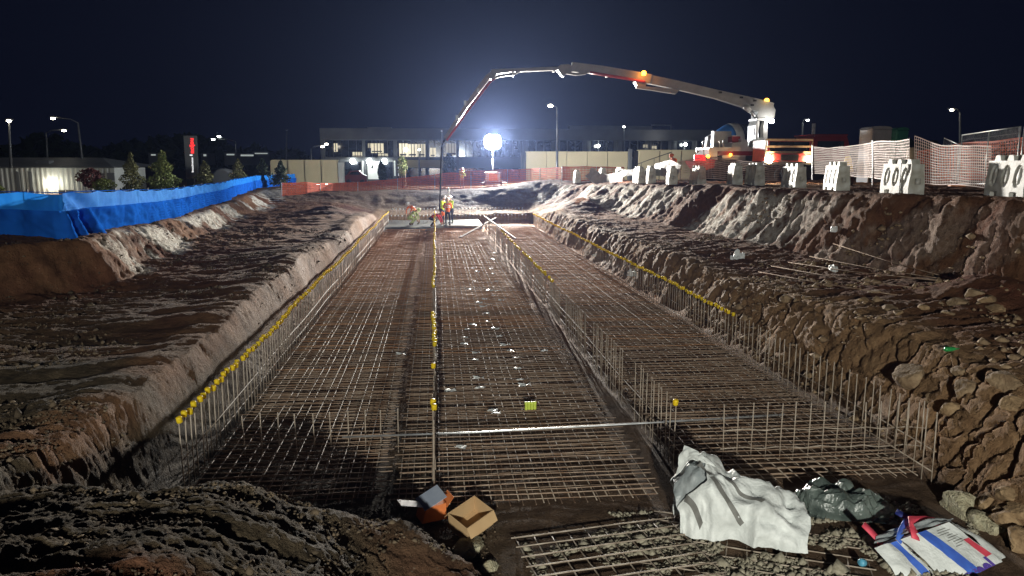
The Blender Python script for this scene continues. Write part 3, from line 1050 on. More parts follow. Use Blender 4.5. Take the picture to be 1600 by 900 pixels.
def bag_surf(u, v, off=0.0):
    hh = float(np.interp(u, [0, .1, .22, .36, .5, .62, .78, .92, 1], [.50, .78, .88, .80, .68, .62, .50, .40, .30])) * 0.98
    dd = float(np.interp(u, [0, .1, .3, .6, .9, 1], [.34, .44, .54, .50, .44, .42]))
    th = math.pi * v
    cz = math.sin(th) ** 0.75 if 0 < v < 1 else 0.0
    # sharp creases fan out over the cloth
    q = cloth_noise(u * 3.2 + v * 1.1, v * 3.0 - u * 0.8, 1.0, 701)
    q2 = 1 - abs(cloth_noise(u * 2.4 - v * 1.6, v * 2.0 + u * 2.2, 1.0, 711))
    q3 = 1 - abs(cloth_noise(u * 5.0 + v * 2.6, v * 4.4 - u * 1.0, 1.0, 721))
    q4 = 1 - abs(cloth_noise(u * 11.0 - v * 5.0, v * 7.0 + u * 3.0, 1.0, 725))
    k = off + 0.05 * q + 0.14 * (q2 - 0.6) + 0.06 * (q3 - 0.6) + 0.022 * (q4 - 0.6)
    sl = 0.12 * math.sin(th) * (1 - u) * -1.0
    x = u * BL + sl + 0.05 * q
    y = -math.cos(th) * -1.0
    y = -(dd + k) * math.cos(math.pi - th) * -1.0
    y = (dd + k) * math.cos(th)
    z = max(0.0, (hh + k) * cz)
    return (x, y, z)




def mouth(v):
    """where the torn mouth begins: further along on the side towards the viewer"""
    return 0.27 * float(ss(0.40, 0.56, v) * (1 - ss(0.70, 0.84, v))) + 0.02 * cloth_noise(v * 9, 0.3, 1.0, 727)


MB().grid(lambda u, v: bag_surf(mouth(v) + (1 - mouth(v)) * u, v), 110, 70).build('bag_shell', 'bag_cloth', bag0, True)
# closed flat bottom end and the open mouth with its grey lining
MB().grid(lambda u, v: tuple(Vector(bag_surf(1.0, u)).lerp(Vector((BL + 0.02, bag_surf(1.0, 0.5)[1] * 0, 0.03)), v)), 40, 8).build('bag_end', 'bag_cloth', bag0, True)


def lining(u, v):
    return bag_surf(0.01 + 0.48 * u, 0.03 + 0.94 * v, -0.03 - 0.10 * u - 0.05 * math.sin(v * 9) * u)


MB().grid(lining, 30, 40).build('bag_lining', 'bag_inner', bag0, True)


def hood(u, v):
    """torn flap that stands up beside the mouth"""
    p = Vector(bag_surf(0.02 + 0.20 * u, 0.42 + 0.12 * u))
    tip = Vector((0.02 + 0.42 * u, 0.12 - 0.25 * u, 0.98 - 0.16 * u * u))
    q = p.lerp(tip, v)
    q += Vector((-0.05, -0.03, 0.02)) * cloth_noise(u * 4, v * 3, 1.0, 741) * v
    return q


MB().grid(hood, 20, 12).build('bag_flap', 'bag_cloth', bag0, True)
for (u0, v0, u1, v1, w) in [(0.30, 0.66, 0.52, 0.90, 0.035), (0.40, 0.56, 0.66, 0.70, 0.032), (0.08, 0.80, 0.20, 0.96, 0.035), (0.16, 0.56, 0.30, 0.64, 0.035)]:
    MB().grid(lambda s, q: bag_surf(u0 + (u1 - u0) * s + (q - .5) * w * 0.9, v0 + (v1 - v0) * s - (q - .5) * w * 0.9, 0.008), 16, 2).build('strap', 'strap_grey', bag0, True)

crumple('plastic_film', 'dark glossy plastic film crumpled beside the white bulk bag', 'film', (4.75, 7.75, 0.0), 0.66, 0.36, 0.25, 655, R(-16), 0.7, cre=0.5)

# ---- printed bag, tipped over, its mouth towards the pit
prt = thing('printed_bag', 'white bag with blue straps and red handles printed with purple lettering', 'bag', (4.85, 6.35, 0))
BTL, BTR, BBR, BBL = at(1407, 843, 6.62), at(1484, 815, 6.78), at(1592, 897, 6.45), at(1516, 945, 6.18)


def quad(c0, c1, c2, c3, amp=0.02, seed=1):
    nrm = (c1 - c0).cross(c3 - c0).normalized()
    if nrm.y > 0:
        nrm = -nrm

    def f(u, v):
        p = c0.lerp(c1, u).lerp(c3.lerp(c2, u), v)
        return p + nrm * (amp * cloth_noise(u * 3, v * 3, 1.0, seed) + 0.05 * math.sin(math.pi * u) * math.sin(math.pi * v))
    return f


fmain = quad(BTL, BTR, BBR, BBL, 0.02, 801)
MB().grid(fmain, 24, 24).build('front_panel', 'bag_cloth', prt, True, True)
S0, S1, S2, S3 = at(1368, 855, 6.60), BTL + Vector((0.0, 0.012, -0.012)), BBL + Vector((0, 0.012, -0.012)), at(1440, 960, 6.12)
fside = quad(S0, S1, S2, S3, 0.025, 811)
MB().grid(fside, 12, 24).build('side_panel', 'bag_cloth', prt, True, True)
K0, K1 = at(1372, 848, 6.78), at(1490, 812, 6.95)
fin = quad(K0 + Vector((0, 0.02, 0.07)), K1, BTR + Vector((0, 0.03, 0)), S0 + Vector((0, 0.03, 0)), 0.04, 821)
MB().grid(fin, 18, 10).build('lining', 'bag_inner', prt, True, True)
R0, R1 = BTR, at(1500, 822, 6.98)
MB().grid(quad(R0, R1, at(1612, 905, 6.65), BBR, 0.02, 831), 10, 20).build('gusset', 'bag_cloth', prt, True, True)
MB().grid(quad(K0 + Vector((0, 0.10, -0.10)), K1 + Vector((0, 0.10, -0.10)), at(1612, 905, 6.65) + Vector((0, 0.1, -0.1)), S3 + Vector((0, .1, -.1)), 0.03, 835), 12, 12).build('back_panel', 'bag_cloth', prt, True, True)


def band(fn, u0, u1, v0, v1, lift=0.006):
    a, b, c = Vector(fn(.5, .5)), Vector(fn(.52, .5)), Vector(fn(.5, .52))
    n = (b - a).cross(c - a).normalized()
    if n.y > 0:
        n = -n
    return lambda s, q: Vector(fn(u0 + (u1 - u0) * q, v0 + (v1 - v0) * s)) + n * lift


MB().grid(band(fmain, 0.32, 0.52, 0.0, 1.0), 24, 2).build('strap', 'strap_blue', prt, True, True)
MB().grid(band(fside, 0.62, 0.86, 0.0, 1.0), 24, 2).build('strap', 'strap_blue', prt, True, True)
MB().grid(band(fmain, 0.84, 0.98, 0.30, 0.62), 8, 2).build('red_mark', 'handle_red', prt, True, True)


def loop(pts, w, mtl, name):
    pts = [Vector(p) for p in pts]
    b = MB()
    vs, fs = [], []
    for i, p in enumerate(pts):
        t = (pts[min(i + 1, len(pts) - 1)] - pts[max(i - 1, 0)]).normalized()
        s = t.cross(Vector((0.2, -0.75, 0.62))).normalized() * w / 2
        n = s.cross(t).normalized() * 0.004
        vs += [p - s + n, p + s + n, p + s - n, p - s - n]
    for i in range(len(pts) - 1):
        for k in range(4):
            fs.append((i * 4 + k, i * 4 + (k + 1) % 4, i * 4 + 4 + (k + 1) % 4, i * 4 + 4 + k))
    b.add(vs, fs + [(3, 2, 1, 0), tuple(len(vs) - 4 + k for k in range(4))])
    return b.build(name, mtl, prt, True, True)


loop([at(1349, 819, 6.8), at(1362, 832, 6.75), at(1374, 845, 6.72), at(1378, 858, 6.66)], 0.075, 'handle_red', 'handle')
loop([at(1431, 843, 6.60), at(1427, 826, 6.70), at(1423, 813, 6.85), at(1448, 813, 6.92), at(1468, 817, 6.95)], 0.09, 'handle_red', 'handle')
loop([at(1404, 846, 6.60), at(1408, 830, 6.75), at(1416, 815, 6.90), at(1424, 818, 6.95)], 0.07, 'strap_blue', 'handle_loop')
loop([at(1400, 799, 7.05), at(1412, 806, 7.0), at(1430, 812, 6.95)], 0.07, 'strap_navy', 'handle_loop')


def text_mesh(body, size, bold=0.0, extrude=0.0):
    cu = bpy.data.curves.new('lettering', 'FONT')
    cu.body = body
    cu.size = size
    cu.offset = bold
    cu.extrude = extrude
    cu.resolution_u = 3
    o = bpy.data.objects.new('lettering', cu)
    link(o)
    bpy.context.view_layer.update()
    me = bpy.data.meshes.new_from_object(o.evaluated_get(bpy.context.evaluated_depsgraph_get()))
    bpy.data.objects.remove(o)
    bpy.data.curves.remove(cu)
    return me


# the lettering follows the lower edge of the front panel
me = text_mesh('steel', 0.21, 0.010)
xs = [v.co.x for v in me.vertices]
w = max(xs)
nf = band(fmain, 0, 1, 0, 1, 0.007)
for v in me.vertices:
    u_ = 0.24 + (v.co.x / w) * 0.60
    v_ = 0.82 - v.co.y / 0.153 * 0.21
    v.co = Vector(nf(v_, u_)) - prt.location
set_mat(me, 'ink')
obj_from('lettering', me, prt)
gb = MB()                                            # faint scribbled print near the top edge
gr = random.Random(9)
for k in range(9):
    u0 = 0.58 + gr.uniform(0, 0.12)
    v0 = 0.06 + 0.035 * k
    gb.grid(band(fmain, v0 * 0 + u0, u0 + gr.uniform(.12, .3), v0, v0 + 0.007, 0.006), 1, 6)
tag(gb.build('fine_print', 'strap_grey', prt, False, True), kind='stuff')
MB().lathe([(0.05, -0.045), (0.062, -0.03), (0.062, 0.03), (0.045, 0.045)], 12, 0, (0, 0, 0.06), 'x').build('plastic_cup', 'cyan_plastic', None, True)
lid = bpy.data.objects['plastic_cup']
lid.location = atz(1345, 884, 0.0)
lid.rotation_euler = (0.2, 0.3, 0.5)
lid.scale = (0.8, 0.62, 0.62)
tag(lid, 'small light blue plastic cup on the gravel beside the printed bag', 'cup')

# ---- cardboard boxes
bx = thing('cardboard_box', 'open brown cardboard box with dark inside at the mound foot', 'box', (0.33, 7.72, 0.02), R(32))
bx.scale = (0.9, 0.9, 0.9)
bx.rotation_euler = (R(14), R(-12), R(38))
W, D, Hh, T = 0.44, 0.34, 0.24, 0.006
MB().box((-W / 2, -D / 2, 0), (W / 2, D / 2, T)).build('base', 'cardboard', bx)
for nm, lo, hi in [('side', (-W / 2, -D / 2, 0.007), (W / 2, -D / 2 + T, Hh)), ('side', (-W / 2, D / 2 - T, 0.007), (W / 2, D / 2, Hh)),
                   ('side', (-W / 2, -D / 2 + 0.007, 0.007), (-W / 2 + T, D / 2 - 0.007, Hh)), ('side', (W / 2 - T, -D / 2 + 0.007, 0.007), (W / 2, D / 2 - 0.007, Hh))]:
    MB().box(lo, hi).build(nm, 'cardboard', bx)
for s in (-1, 1):
    m = Matrix.Translation((0, s * D / 2, Hh)) @ Matrix.Rotation(-s * R(58), 4, 'X')
    MB().box((-W / 2, 0 if s > 0 else -0.14, 0), (W / 2, 0.14 if s > 0 else 0, 0.005), 0, m).build('flap', 'cardboard', bx)
MB().box((W / 2 + 0.001, -0.03, 0.10), (W / 2 + 0.003, 0.05, 0.17)).build('paper_label', 'paper_white', bx)
MB().box((-0.10, -D / 2 - 0.003, 0.02), (-0.02, -D / 2 - 0.001, 0.08)).build('paper_label', 'paper_white', bx)

bo = thing('printed_carton', 'crushed orange and blue-grey carton with one white flap raised', 'box', (-0.12, 8.02, 0.0), R(20))
bo.scale = (0.88, 0.88, 0.88)
MB().prism([(-0.16, 0), (0.17, 0), (0.17, 0.22), (-0.10, 0.20)], -0.13, 0.13).build('carton_body', 'carton_orange', bo)
m = Matrix.Translation((-0.11, 0, 0.212)) @ Matrix.Rotation(R(-24), 4, 'Y') @ Matrix.Rotation(R(8), 4, 'X')
MB().box((-0.03, -0.16, 0), (0.30, 0.16, 0.006), 0, m).build('lid', 'carton_print', bo)
m = Matrix.Translation((-0.14, -0.02, 0.215)) @ Matrix.Rotation(R(16), 4, 'Y')
MB().box((-0.30, -0.10, 0), (0.0, 0.10, 0.005), 0, m).build('flap', 'paper_white', bo)
m = Matrix.Translation((0.175, -0.02, 0.16)) @ Matrix.Rotation(R(-50), 4, 'Y')
MB().box((0, -0.12, 0), (0.16, 0.12, 0.005), 0, m).build('flap', 'carton_orange', bo)


# ---- rocks one can tell apart
def rock(label, c, s, mtl, seed, group=None, sink=0.3):
    bm = bmesh.new()
    bmesh.ops.create_icosphere(bm, subdivisions=3, radius=1.0)
    g = np.array([v.co[:] for v in bm.verts])
    q_ = np.random.default_rng(seed)
    pn = q_.normal(0, 1, (8, 3))
    pn /= np.linalg.norm(pn, axis=1)[:, None]
    pd = q_.uniform(0.5, 0.95, 8)
    dt = np.maximum(g @ pn.T, 1e-3)                     # split faces: the nearest of eight cleavage planes
    k = np.minimum(1.25, (pd[None] / dt).min(1))
    k = k * (1 + 0.05 * fbm(g[:, 0] * 2.5 + seed, g[:, 1] * 2.5, g[:, 2] * 2.5, 3, seed) + 0.025 * np.abs(fbm(g[:, 0] * 8, g[:, 1] * 8, g[:, 2] * 8, 2, seed + 2)))
    for v, q in zip(bm.verts, k):
        v.co = Vector((v.co.x * s[0], v.co.y * s[1], v.co.z * s[2])) * float(q)
    me = bpy.data.meshes.new('rock')
    bm.to_mesh(me)
    bm.free()
    set_mat(me, mtl)
    o = obj_from('rock', me, None, (c[0], c[1], c[2] + s[2] * (1 - 2 * sink) * 0.5), (0, 0, random.uniform(0, 6)))
    return tag(o, label, 'rock', group)


def ground_hit(x, y):
    """first place where the view through this pixel meets the ground"""
    d = ray(x, y)
    t = np.geomspace(2.5, 90, 900)
    X, Y, Z = d[0] * t, d[1] * t, EYE + d[2] * t
    h = heights(X, Y)[0]
    k = np.argmax(Z <= h)
    return Vector((X[k], Y[k], h[k]))


def rock_px(label, x, y, wpx, mtl, seed, group=None, flat=0.7, sink=0.35):
    p = ground_hit(x, y)
    dist = math.hypot(p.x, p.y)
    s = wpx * dist / 1155 / 2 * 0.92
    return rock(label, p, (s, s * 0.85, s * flat), mtl, seed, group, sink)


rock_px('large pale yellow boulder at the end of the near mound below the cardboard box', 738, 858, 62, 'rock_pale', 1001)
rock_px('pale yellow stone at the bottom edge below the large boulder', 768, 892, 34, 'rock_pale', 1002)
rock_px('small pale stone lying on gravel beside the mesh sheet', 1008, 852, 16, 'rock_pale', 1003)
i = 0
for (x, y, w_) in [(1500, 800, 60), (1545, 790, 46), (1582, 783, 40), (1528, 818, 40), (1576, 815, 56), (1598, 850, 48), (1556, 828, 36), (1570, 800, 34), (1598, 805, 40)]:
    rock_px(('brownish' if i % 3 else 'pale yellow') + ' rock heaped beside the printed bag', x, y, w_, 'rock' if i % 3 else 'rock_pale', 1010 + i, 'rocks beside the printed bag')
    i += 1
for (x, y, w_) in [(1430, 585, 54), (1510, 612, 42), (1575, 600, 50), (1490, 640, 34), (1590, 560, 34), (1505, 580, 28), (1455, 625, 26), (1585, 635, 36)]:
    rock_px('broken rock slab in the trench wall at the near corner', x, y, w_, 'rock_grey' if i % 4 else 'rock', 1010 + i, 'rocks of the trench wall', 0.7, 0.72)
    i += 1
for (x, y, w_) in [(1260, 466, 16), (1281, 468, 10), (1297, 474, 12), (1230, 468, 24), (1352, 470, 26), (1388, 482, 24), (1404, 490, 18), (1500, 475, 28), (1540, 470, 30), (1520, 460, 34), (1555, 485, 26), (1480, 490, 24), (1330, 448, 16), (1366, 458, 20), (1441, 482, 20)]:
    rock_px('loose stone on top of the tan trench wall', x, y, w_, 'rock' if i % 2 else 'rock_grey', 1010 + i, 'stones on the trench wall', 0.5, 0.5)
    i += 1


# ================================================================== FENCES AND BARRIERS
def resample(pts, step):
    out = [Vector(pts[0])]
    for a, b in zip(pts[:-1], pts[1:]):
        a, b = Vector(a), Vector(b)
        n = max(1, int(round((b - a).length / step)))
        for k in range(1, n + 1):
            out.append(a.lerp(b, k / n))
    return out


def tarp_fence():
    plan = [(-16.5, 22.4, 0), (-11.3, 20.45, 0), (-9.1, 19.2, 0), (-9.75, 24, 0), (-10.6, 30, 0), (-11.7, 39, 0), (-12.9, 48, 0), (-15.2, 62, 0), (-16.2, 70, 0), (-15.3, 84, 0)]
    path = resample(plan, 0.09)
    base = [hz(p.x - 0.25, p.y) for p in path]
    k = 41
    sm_ = [sum(base[max(0, i - k):i + k]) / len(base[max(0, i - k):i + k]) for i in range(len(base))]
    t = thing('tarp_fence', 'blue tarpaulin fence on dark posts along the top of the dirt bank', 'fence', (-9.1, 19.2, 0))
    H = 1.14
    n = len(path) - 1
    nrm = []
    for i in range(n + 1):
        d = (path[min(n, i + 4)] - path[max(0, i - 4)]).normalized()
        nrm.append(Vector((d.y, -d.x, 0)) if True else d)
    arc = [0.0]
    for a, b in zip(path[:-1], path[1:]):
        arc.append(arc[-1] + (b - a).length)
    corner = arc[min(range(n + 1), key=lambda i: (path[i] - Vector((-9.1, 19.2, 0))).length)]
    arcs = np.array(arc)

    def sheet(z0, z1, nv, amp, out, seed, name, mtl):
        vv = np.linspace(0, 1, nv + 1)
        S, V = np.meshgrid(arcs, vv)
        zz = z0 + (z1 - z0) * V
        fan = np.exp(-np.abs(S - corner - 1.5) / 3.0) * (S > corner - 0.2)
        ang = np.arctan2(H - zz + 0.15, S - corner + 0.25)
        w = amp * (fbm(S * 0.9 + zz * 0.7, zz * 1.5, octv=4, seed=seed, gain=0.6) * 0.8 + fan * 1.6 * np.sin(ang * 17 + 0.6 * fbm(S, zz, octv=2, seed=seed + 1)))
        far = ss(6, 14, S - corner)
        w = w + far * amp * 0.55 * np.sin(zz * 62 + 1.2 * fbm(S * 0.9, zz * 2, octv=2, seed=seed + 2)) * ss(-0.2, 0.5, np.sin(S * 4.2))
        crease = np.exp(-(((S + 1.1) % 2.2 - 1.1) / 0.05) ** 2)
        w = w - 0.02 * crease
        sag = 0.05 * np.abs(np.sin(S * math.pi / 2.2)) * V * (z1 > 1.0)
        vs = []
        for j in range(nv + 1):
            for i in range(n + 1):
                p = path[i] + nrm[i] * (out + float(w[j, i]))
                vs.append((p.x, p.y, sm_[i] + float(zz[j, i] - sag[j, i])))
        W_ = n + 1
        fs = [(j * W_ + i, j * W_ + i + 1, (j + 1) * W_ + i + 1, (j + 1) * W_ + i) for j in range(nv) for i in range(n)]
        MB().add(vs, fs).build(name, mtl, t, True, True)

    sheet(-0.10, H, 16, 0.045, 0.0, 901, 'tarpaulin', 'tarp_blue')
    sheet(-0.12, 0.70, 24, 0.085, 0.12, 911, 'lower_tarpaulin', 'tarp_deep')
    nxt = 0.0
    for i in range(n + 1):
        if arc[i] >= nxt:
            nxt += 2.2
            p = path[i] - nrm[i] * 0.13
            MB().tube([(p.x, p.y, sm_[i] - 0.25), (p.x, p.y, sm_[i] + H + 0.06)], 0.02, 6).build('post', 'post_dark', t, False, True)
    e = [path[i] + Vector((0, 0, sm_[i] + H)) for i in range(0, n + 1, 6)]
    MB().tube(e, 0.012, 5).build('top_rope', 'tarp_deep', t, True, True)


mat('tarp_deep', (0.015, 0.15, 0.66), (0.012, 0.11, 0.52), 0.9, 0, 1.5, 0.2, 3, spec=0.0, thin=0.3)
tarp_fence()


def net_fence(name, label, mtl, tops, bots, cell, strand, post_every=None, sag=0.0, mi_post='galv'):
    """plastic netting stretched between points; tops/bots are lists of 3-D points"""
    L = sum((Vector(b) - Vector(a)).length for a, b in zip(bots[:-1], bots[1:]))
    nn = int(L / cell)
    s = np.array([0] + list(np.cumsum([(Vector(b) - Vector(a)).length for a, b in zip(bots[:-1], bots[1:])])))
    q = np.linspace(0, L, nn + 1)
    T = np.stack([np.interp(q, s, [p[k] for p in tops]) for k in range(3)], 1)
    B = np.stack([np.interp(q, s, [p[k] for p in bots]) for k in range(3)], 1)
    ph = fbm(q * 0.4, q * 0, octv=3, seed=len(label))
    T[:, 2] += sag * ph
    B[:, 2] += sag * 0.6 * fbm(q * 0.5 + 40, q * 0, octv=2, seed=3)
    T[:, 1] += 0.06 * ph
    h = float(np.mean(T[:, 2] - B[:, 2]))
    nv = max(3, int(h / cell))
    t = thing(name, label, 'safety net', tuple(B[0]))
    b = MB()
    d = np.gradient(B[:, :2], axis=0)
    d /= np.linalg.norm(d, axis=1)[:, None] + 1e-9
    w = strand / 2
    for i in range(nn + 1):
        o = np.array([d[i, 0] * w, d[i, 1] * w, 0])
        v = [B[i] - o, B[i] + o, T[i] + o, T[i] - o]
        b.add(v, [(0, 1, 2, 3)])
    for j in range(nv + 1):
        f = j / nv
        P = B + (T - B) * f
        P[:, 2] += 0.012 * np.sin(q * 3.1 + j)
        vs = []
        ww = w * (1.8 if j in (0, nv) else 1.0)
        for i in range(nn + 1):
            vs += [P[i] - (0, 0, ww), P[i] + (0, 0, ww)]
        b.add(vs, [(2 * i, 2 * i + 2, 2 * i + 3, 2 * i + 1) for i in range(nn)])
    b.build('netting', mtl, t, False, True)
    if post_every:
        k = 0.0
        while k <= L:
            i = min(nn, int(k / cell))
            MB().tube([B[i] - (0, 0, 0.3), T[i] + (0, 0, 0.08)], 0.025, 6).build('post', mi_post, t, False, True)
            k += post_every
    return t


def pxnet(name, label, mtl, rows, cell, strand, **kw):
    """rows: (x, y top, y bottom, distance)"""
    return net_fence(name, label, mtl, [at(x, yt, Y) for x, yt, yb, Y in rows], [at(x, yb, Y) for x, yt, yb, Y in rows], cell, strand, **kw)


pxnet('safety_net', 'long orange safety net behind the far end of the pit', 'net_orange',
      [(440, 287, 306, 60), (480, 287, 305, 61), (520, 288, 303, 63), (600, 283, 301, 64), (655, 277, 297, 65), (700, 270, 294, 66), (760, 268, 292, 67), (830, 265, 288, 67), (890, 263, 283, 62)], 0.13, 0.055, post_every=3.4, sag=0.08)
pxnet('safety_net', 'orange safety net behind the small white barriers near the cream wall', 'net_orange',
      [(878, 261, 281, 59), (925, 261, 282, 57.5), (975, 262, 284, 55)], 0.12, 0.05, post_every=3.0)
pxnet('safety_net', 'pale net hanging between the portable toilet and the truck', 'net_white',
      [(1270, 231, 270, 33.5), (1300, 230, 272, 32), (1350, 226, 276, 29.5), (1390, 221, 280, 27), (1420, 217, 283, 25.5)], 0.085, 0.019, post_every=5, sag=0.05)
pxnet('safety_net', 'sagging orange and white net before the steel fence panels', 'net_white',
      [(1430, 216, 284, 25.2), (1455, 222, 286, 24.5), (1485, 225, 289, 23.5), (1515, 226, 291, 22.5), (1548, 228, 292, 21.6)], 0.085, 0.019, sag=0.10)
pxnet('safety_net', 'dark orange net on the steel fence panels behind the barriers', 'net_orange',
      [(1430, 240, 282, 31), (1500, 224, 280, 30), (1560, 219, 282, 28), (1640, 214, 284, 26)], 0.11, 0.045, sag=0.05)
pxnet('safety_net', 'white net draped along the barriers before the pump truck', 'net_white',
      [(1060, 250, 278, 38), (1085, 248, 279, 37), (1115, 247, 280, 36), (1150, 249, 280, 34.5), (1180, 254, 282, 33), (1215, 250, 280, 31.5), (1240, 256, 278, 30.5)], 0.09, 0.022, sag=0.12)


# ---- water-filled barriers
def barrier_shell():
    L, D, Hh = 1.5, 0.46, 0.86
    b = MB()

    def face(sgn):
        def f(u, v):
            x = (u - 0.5) * L
            z = v * Hh
            d = D / 2 - 0.05 * float(ss(0.25, 0.9, v))
            for c in (-0.46, 0.0, 0.46):
                r = ((x - c) / 0.15) ** 2 + ((z - 0.50) / 0.27) ** 2
                d -= 0.030 * float(1 - ss(0.72, 1.0, r))
                r2 = ((x - c) / 0.06) ** 2 + ((z - 0.50) / 0.22) ** 2
                d += 0.022 * float(1 - ss(0.6, 1.0, r2))
            if z < 0.10 and 0.25 < abs(x) < 0.48:
                d -= 0.09
            return (x if sgn < 0 else -x, sgn * d, z)
        return f
    b.grid(face(-1), 44, 26)
    b.grid(face(1), 44, 26)
    prof = [(face(-1)(0.0, j / 26)[1], j / 26 * Hh) for j in range(27)]
    for s in (-1, 1):
        vs = [(s * L / 2, y, z) for y, z in prof] + [(s * L / 2, -y, z) for y, z in prof]
        fs = [(j, j + 1, 28 + j, 27 + j) if s < 0 else (j, 27 + j, 28 + j, j + 1) for j in range(26)]
        b.add(vs, fs)
    y = prof[-1][0]
    b.add([(-L / 2, y, Hh), (L / 2, y, Hh), (L / 2, -y, Hh), (-L / 2, -y, Hh)], [(0, 1, 2, 3)])
    b.add([(-L / 2, -D / 2, 0.0), (L / 2, -D / 2, 0.0), (L / 2, D / 2, 0.0), (-L / 2, D / 2, 0.0)], [(0, 3, 2, 1)])
    return set_mat(b.mesh('barrier_shell'), 'white_plastic')


bsh = barrier_shell()
lug_me = set_mat(MB().prism([(-0.13, 0), (0.13, 0), (0.08, 0.13), (-0.08, 0.13)], -0.12, 0.12).mesh('lug'), 'white_plastic')
cap2 = set_mat(MB().lathe([(0.06, 0), (0.06, 0.03), (0.04, 0.045)], 10).mesh('filler_cap'), 'white_plastic')
end_lug = set_mat(MB().lathe([(0.07, 0.0), (0.07, 0.16)], 10).mesh('hinge_lug', smooth=True), 'white_plastic')
BAR = [
    (1582, 16.5, 'white plastic water barrier cut by the picture edge, before the steel fence'),
    (1408, 20.2, 'white plastic water barrier with a dark strap, before the sagging net'),
    (1306, 24.8, 'white plastic water barrier in front of the pale net and warning cone'),
    (1239, 29.2, 'white plastic water barrier below the truck headlight nearer the net'),
    (1178, 32.4, 'white plastic water barrier below the brightest truck headlight'),
    (1147, 33.6, 'white plastic water barrier below the turret of the pump truck'),
    (1089, 37.5, 'white plastic water barrier below the red tail light of the pump truck'),
    (1048, 39.0, 'white plastic water barrier below the worker in orange by the cream wall'),
    (1016, 42.0, 'white plastic water barrier under the white sheet, nearer one'),
    (998, 44.0, 'white plastic water barrier under the white sheet, farther one'),
    (966, 49.0, 'white plastic water barrier between the small pair and the white sheet'),
    (941, 52.0, 'small white plastic water barrier beside the white sheet end'),
    (901, 56.0, 'small white plastic water barrier at the end of the orange net'),
]
for k, (x, Y, lab) in enumerate(BAR):
    p = at(x, 300, Y)
    z = max(hz(p.x + dx, Y + dy) for dx in (0, 0.3) for dy in (-0.6, 0, 0.6)) - 0.02
    t = thing('water_barrier', lab, 'barrier', (p.x, Y, z), R(-98 + 5 * math.sin(k * 2.3)), 'water barriers along the bank')
    obj_from('barrier_shell', bsh, t)
    for xx in (-0.5, 0.0, 0.5):
        obj_from('lug', lug_me, t, (xx, 0, 0.862))
    obj_from('filler_cap', cap2, t, (0.25, 0, 0.862))
    obj_from('hinge_lug', end_lug, t, (0.80, 0, 0.30))
    obj_from('hinge_lug', end_lug, t, (-0.80, 0, 0.52))
    if k == 1:
        MB().box((0.30, -0.262, 0.0), (0.35, -0.24, 0.9)).build('strap', 'steel_dark', t)

# white sheet thrown over the barriers, in folds
def drape(u, v):
    x0, x1 = 925, 1065
    px = x0 + (x1 - x0) * u
    Y = 52 - 13 * u
    py = 262 + 8 * math.sin(u * 5.5) + 4 * math.sin(u * 13)
    p = at(px, py, Y)
    f = cloth_noise(u * 22, v * 2.0, 1.0, 951)
    p.x += -0.35 * v - 0.10 * f * v
    p.z += -v * (0.62 + 0.25 * math.sin(u * 9)) + 0.05 * f
    p.y += 0.16 * f
    return p


t = thing('white_sheet', 'white plastic sheet draped in folds over the barriers near the cream wall', 'plastic sheet', at(990, 285, 46))
MB().grid(drape, 120, 10).build('sheet', 'sheet_white', t, True, True)


# ---- temporary steel fence panels
def fence_panel(label, a, b, h):
    a, b = Vector(a), Vector(b)
    t = thing('fence_panel', label, 'fence panel', a)
    d = b - a
    up = Vector((0, 0, h))
    for p in (a, b, a.lerp(b, 0.5)):
        MB().tube([p + Vector((0, 0, 0.05)), p + up], 0.022 if p is not t else 0.02, 7).build('upright', 'galv', t, True, True)
    for f in (0.07, 1.0):
        MB().tube([a + up * f, b + up * f], 0.022, 7).build('rail', 'galv', t, True, True)
    w = MB()
    n = int(d.length / 0.09)
    for i in range(1, n):
        p = a.lerp(b, i / n)
        w.tube([p + up * 0.07, p + up], 0.003, 3, caps=False)
    for i in range(1, 9):
        z = up * (0.07 + 0.93 * i / 9)
        w.tube([a + z, b + z], 0.0035, 3, caps=False)
    w.build('wire_infill', 'galv', t, False, True)
    for p in (a, b):
        MB().bbox((p.x - 0.30, p.y - 0.12, p.z - 0.02), (p.x + 0.30, p.y + 0.12, p.z + 0.13), 0.03).build('foot_block', 'orange_panel', t, False, True)
    return t


fa = [at(1483, 278, 31), at(1497, 278, 29.2), at(1586, 284, 24.6), at(1690, 292, 21)]
for p in fa:
    p.z = hz(p.x, p.y)
off = Vector((0.05, -0.02, 0))
fence_panel('short galvanised steel fence panel beside the portable toilets', at(1470, 275, 33) * 1.0, fa[1] - off, 1.75)
fence_panel('tall galvanised steel fence panel behind the sagging net', fa[1], fa[2], 2.15)
fence_panel('galvanised steel fence panel cut by the picture edge', fa[2] + off * 2, fa[3], 2.15)

# ---- drum, cone, bollard post between the nets
p = at(1420, 292, 26)
t = thing('traffic_bollard', 'pale orange bollard standing between the two nets', 'bollard', (p.x, 26, hz(p.x, 26)))
MB().lathe([(0.22, 0), (0.22, 0.05), (0.17, 0.06), (0.16, 1.0), (0.14, 1.02)], 14).build('bollard_body', 'hi_orange', t, True)
MB().lathe([(0.175, 1.0), (0.178, 1.02), (0.172, 1.45), (0.10, 1.50)], 14).build('bollard_top', 'timber', t, True)
p = at(1322, 290, 31)
t = thing('traffic_cone', 'yellowish cone standing behind the pale net', 'cone', (p.x, 31, hz(p.x, 31) + 0.55))
MB().box((-0.2, -0.2, -0.55), (0.2, 0.2, 0.03)).build('base', 'timber', t)
MB().lathe([(0.26, 0.03), (0.12, 0.65), (0.08, 0.72)], 12).build('cone_body', 'cap', t, True)

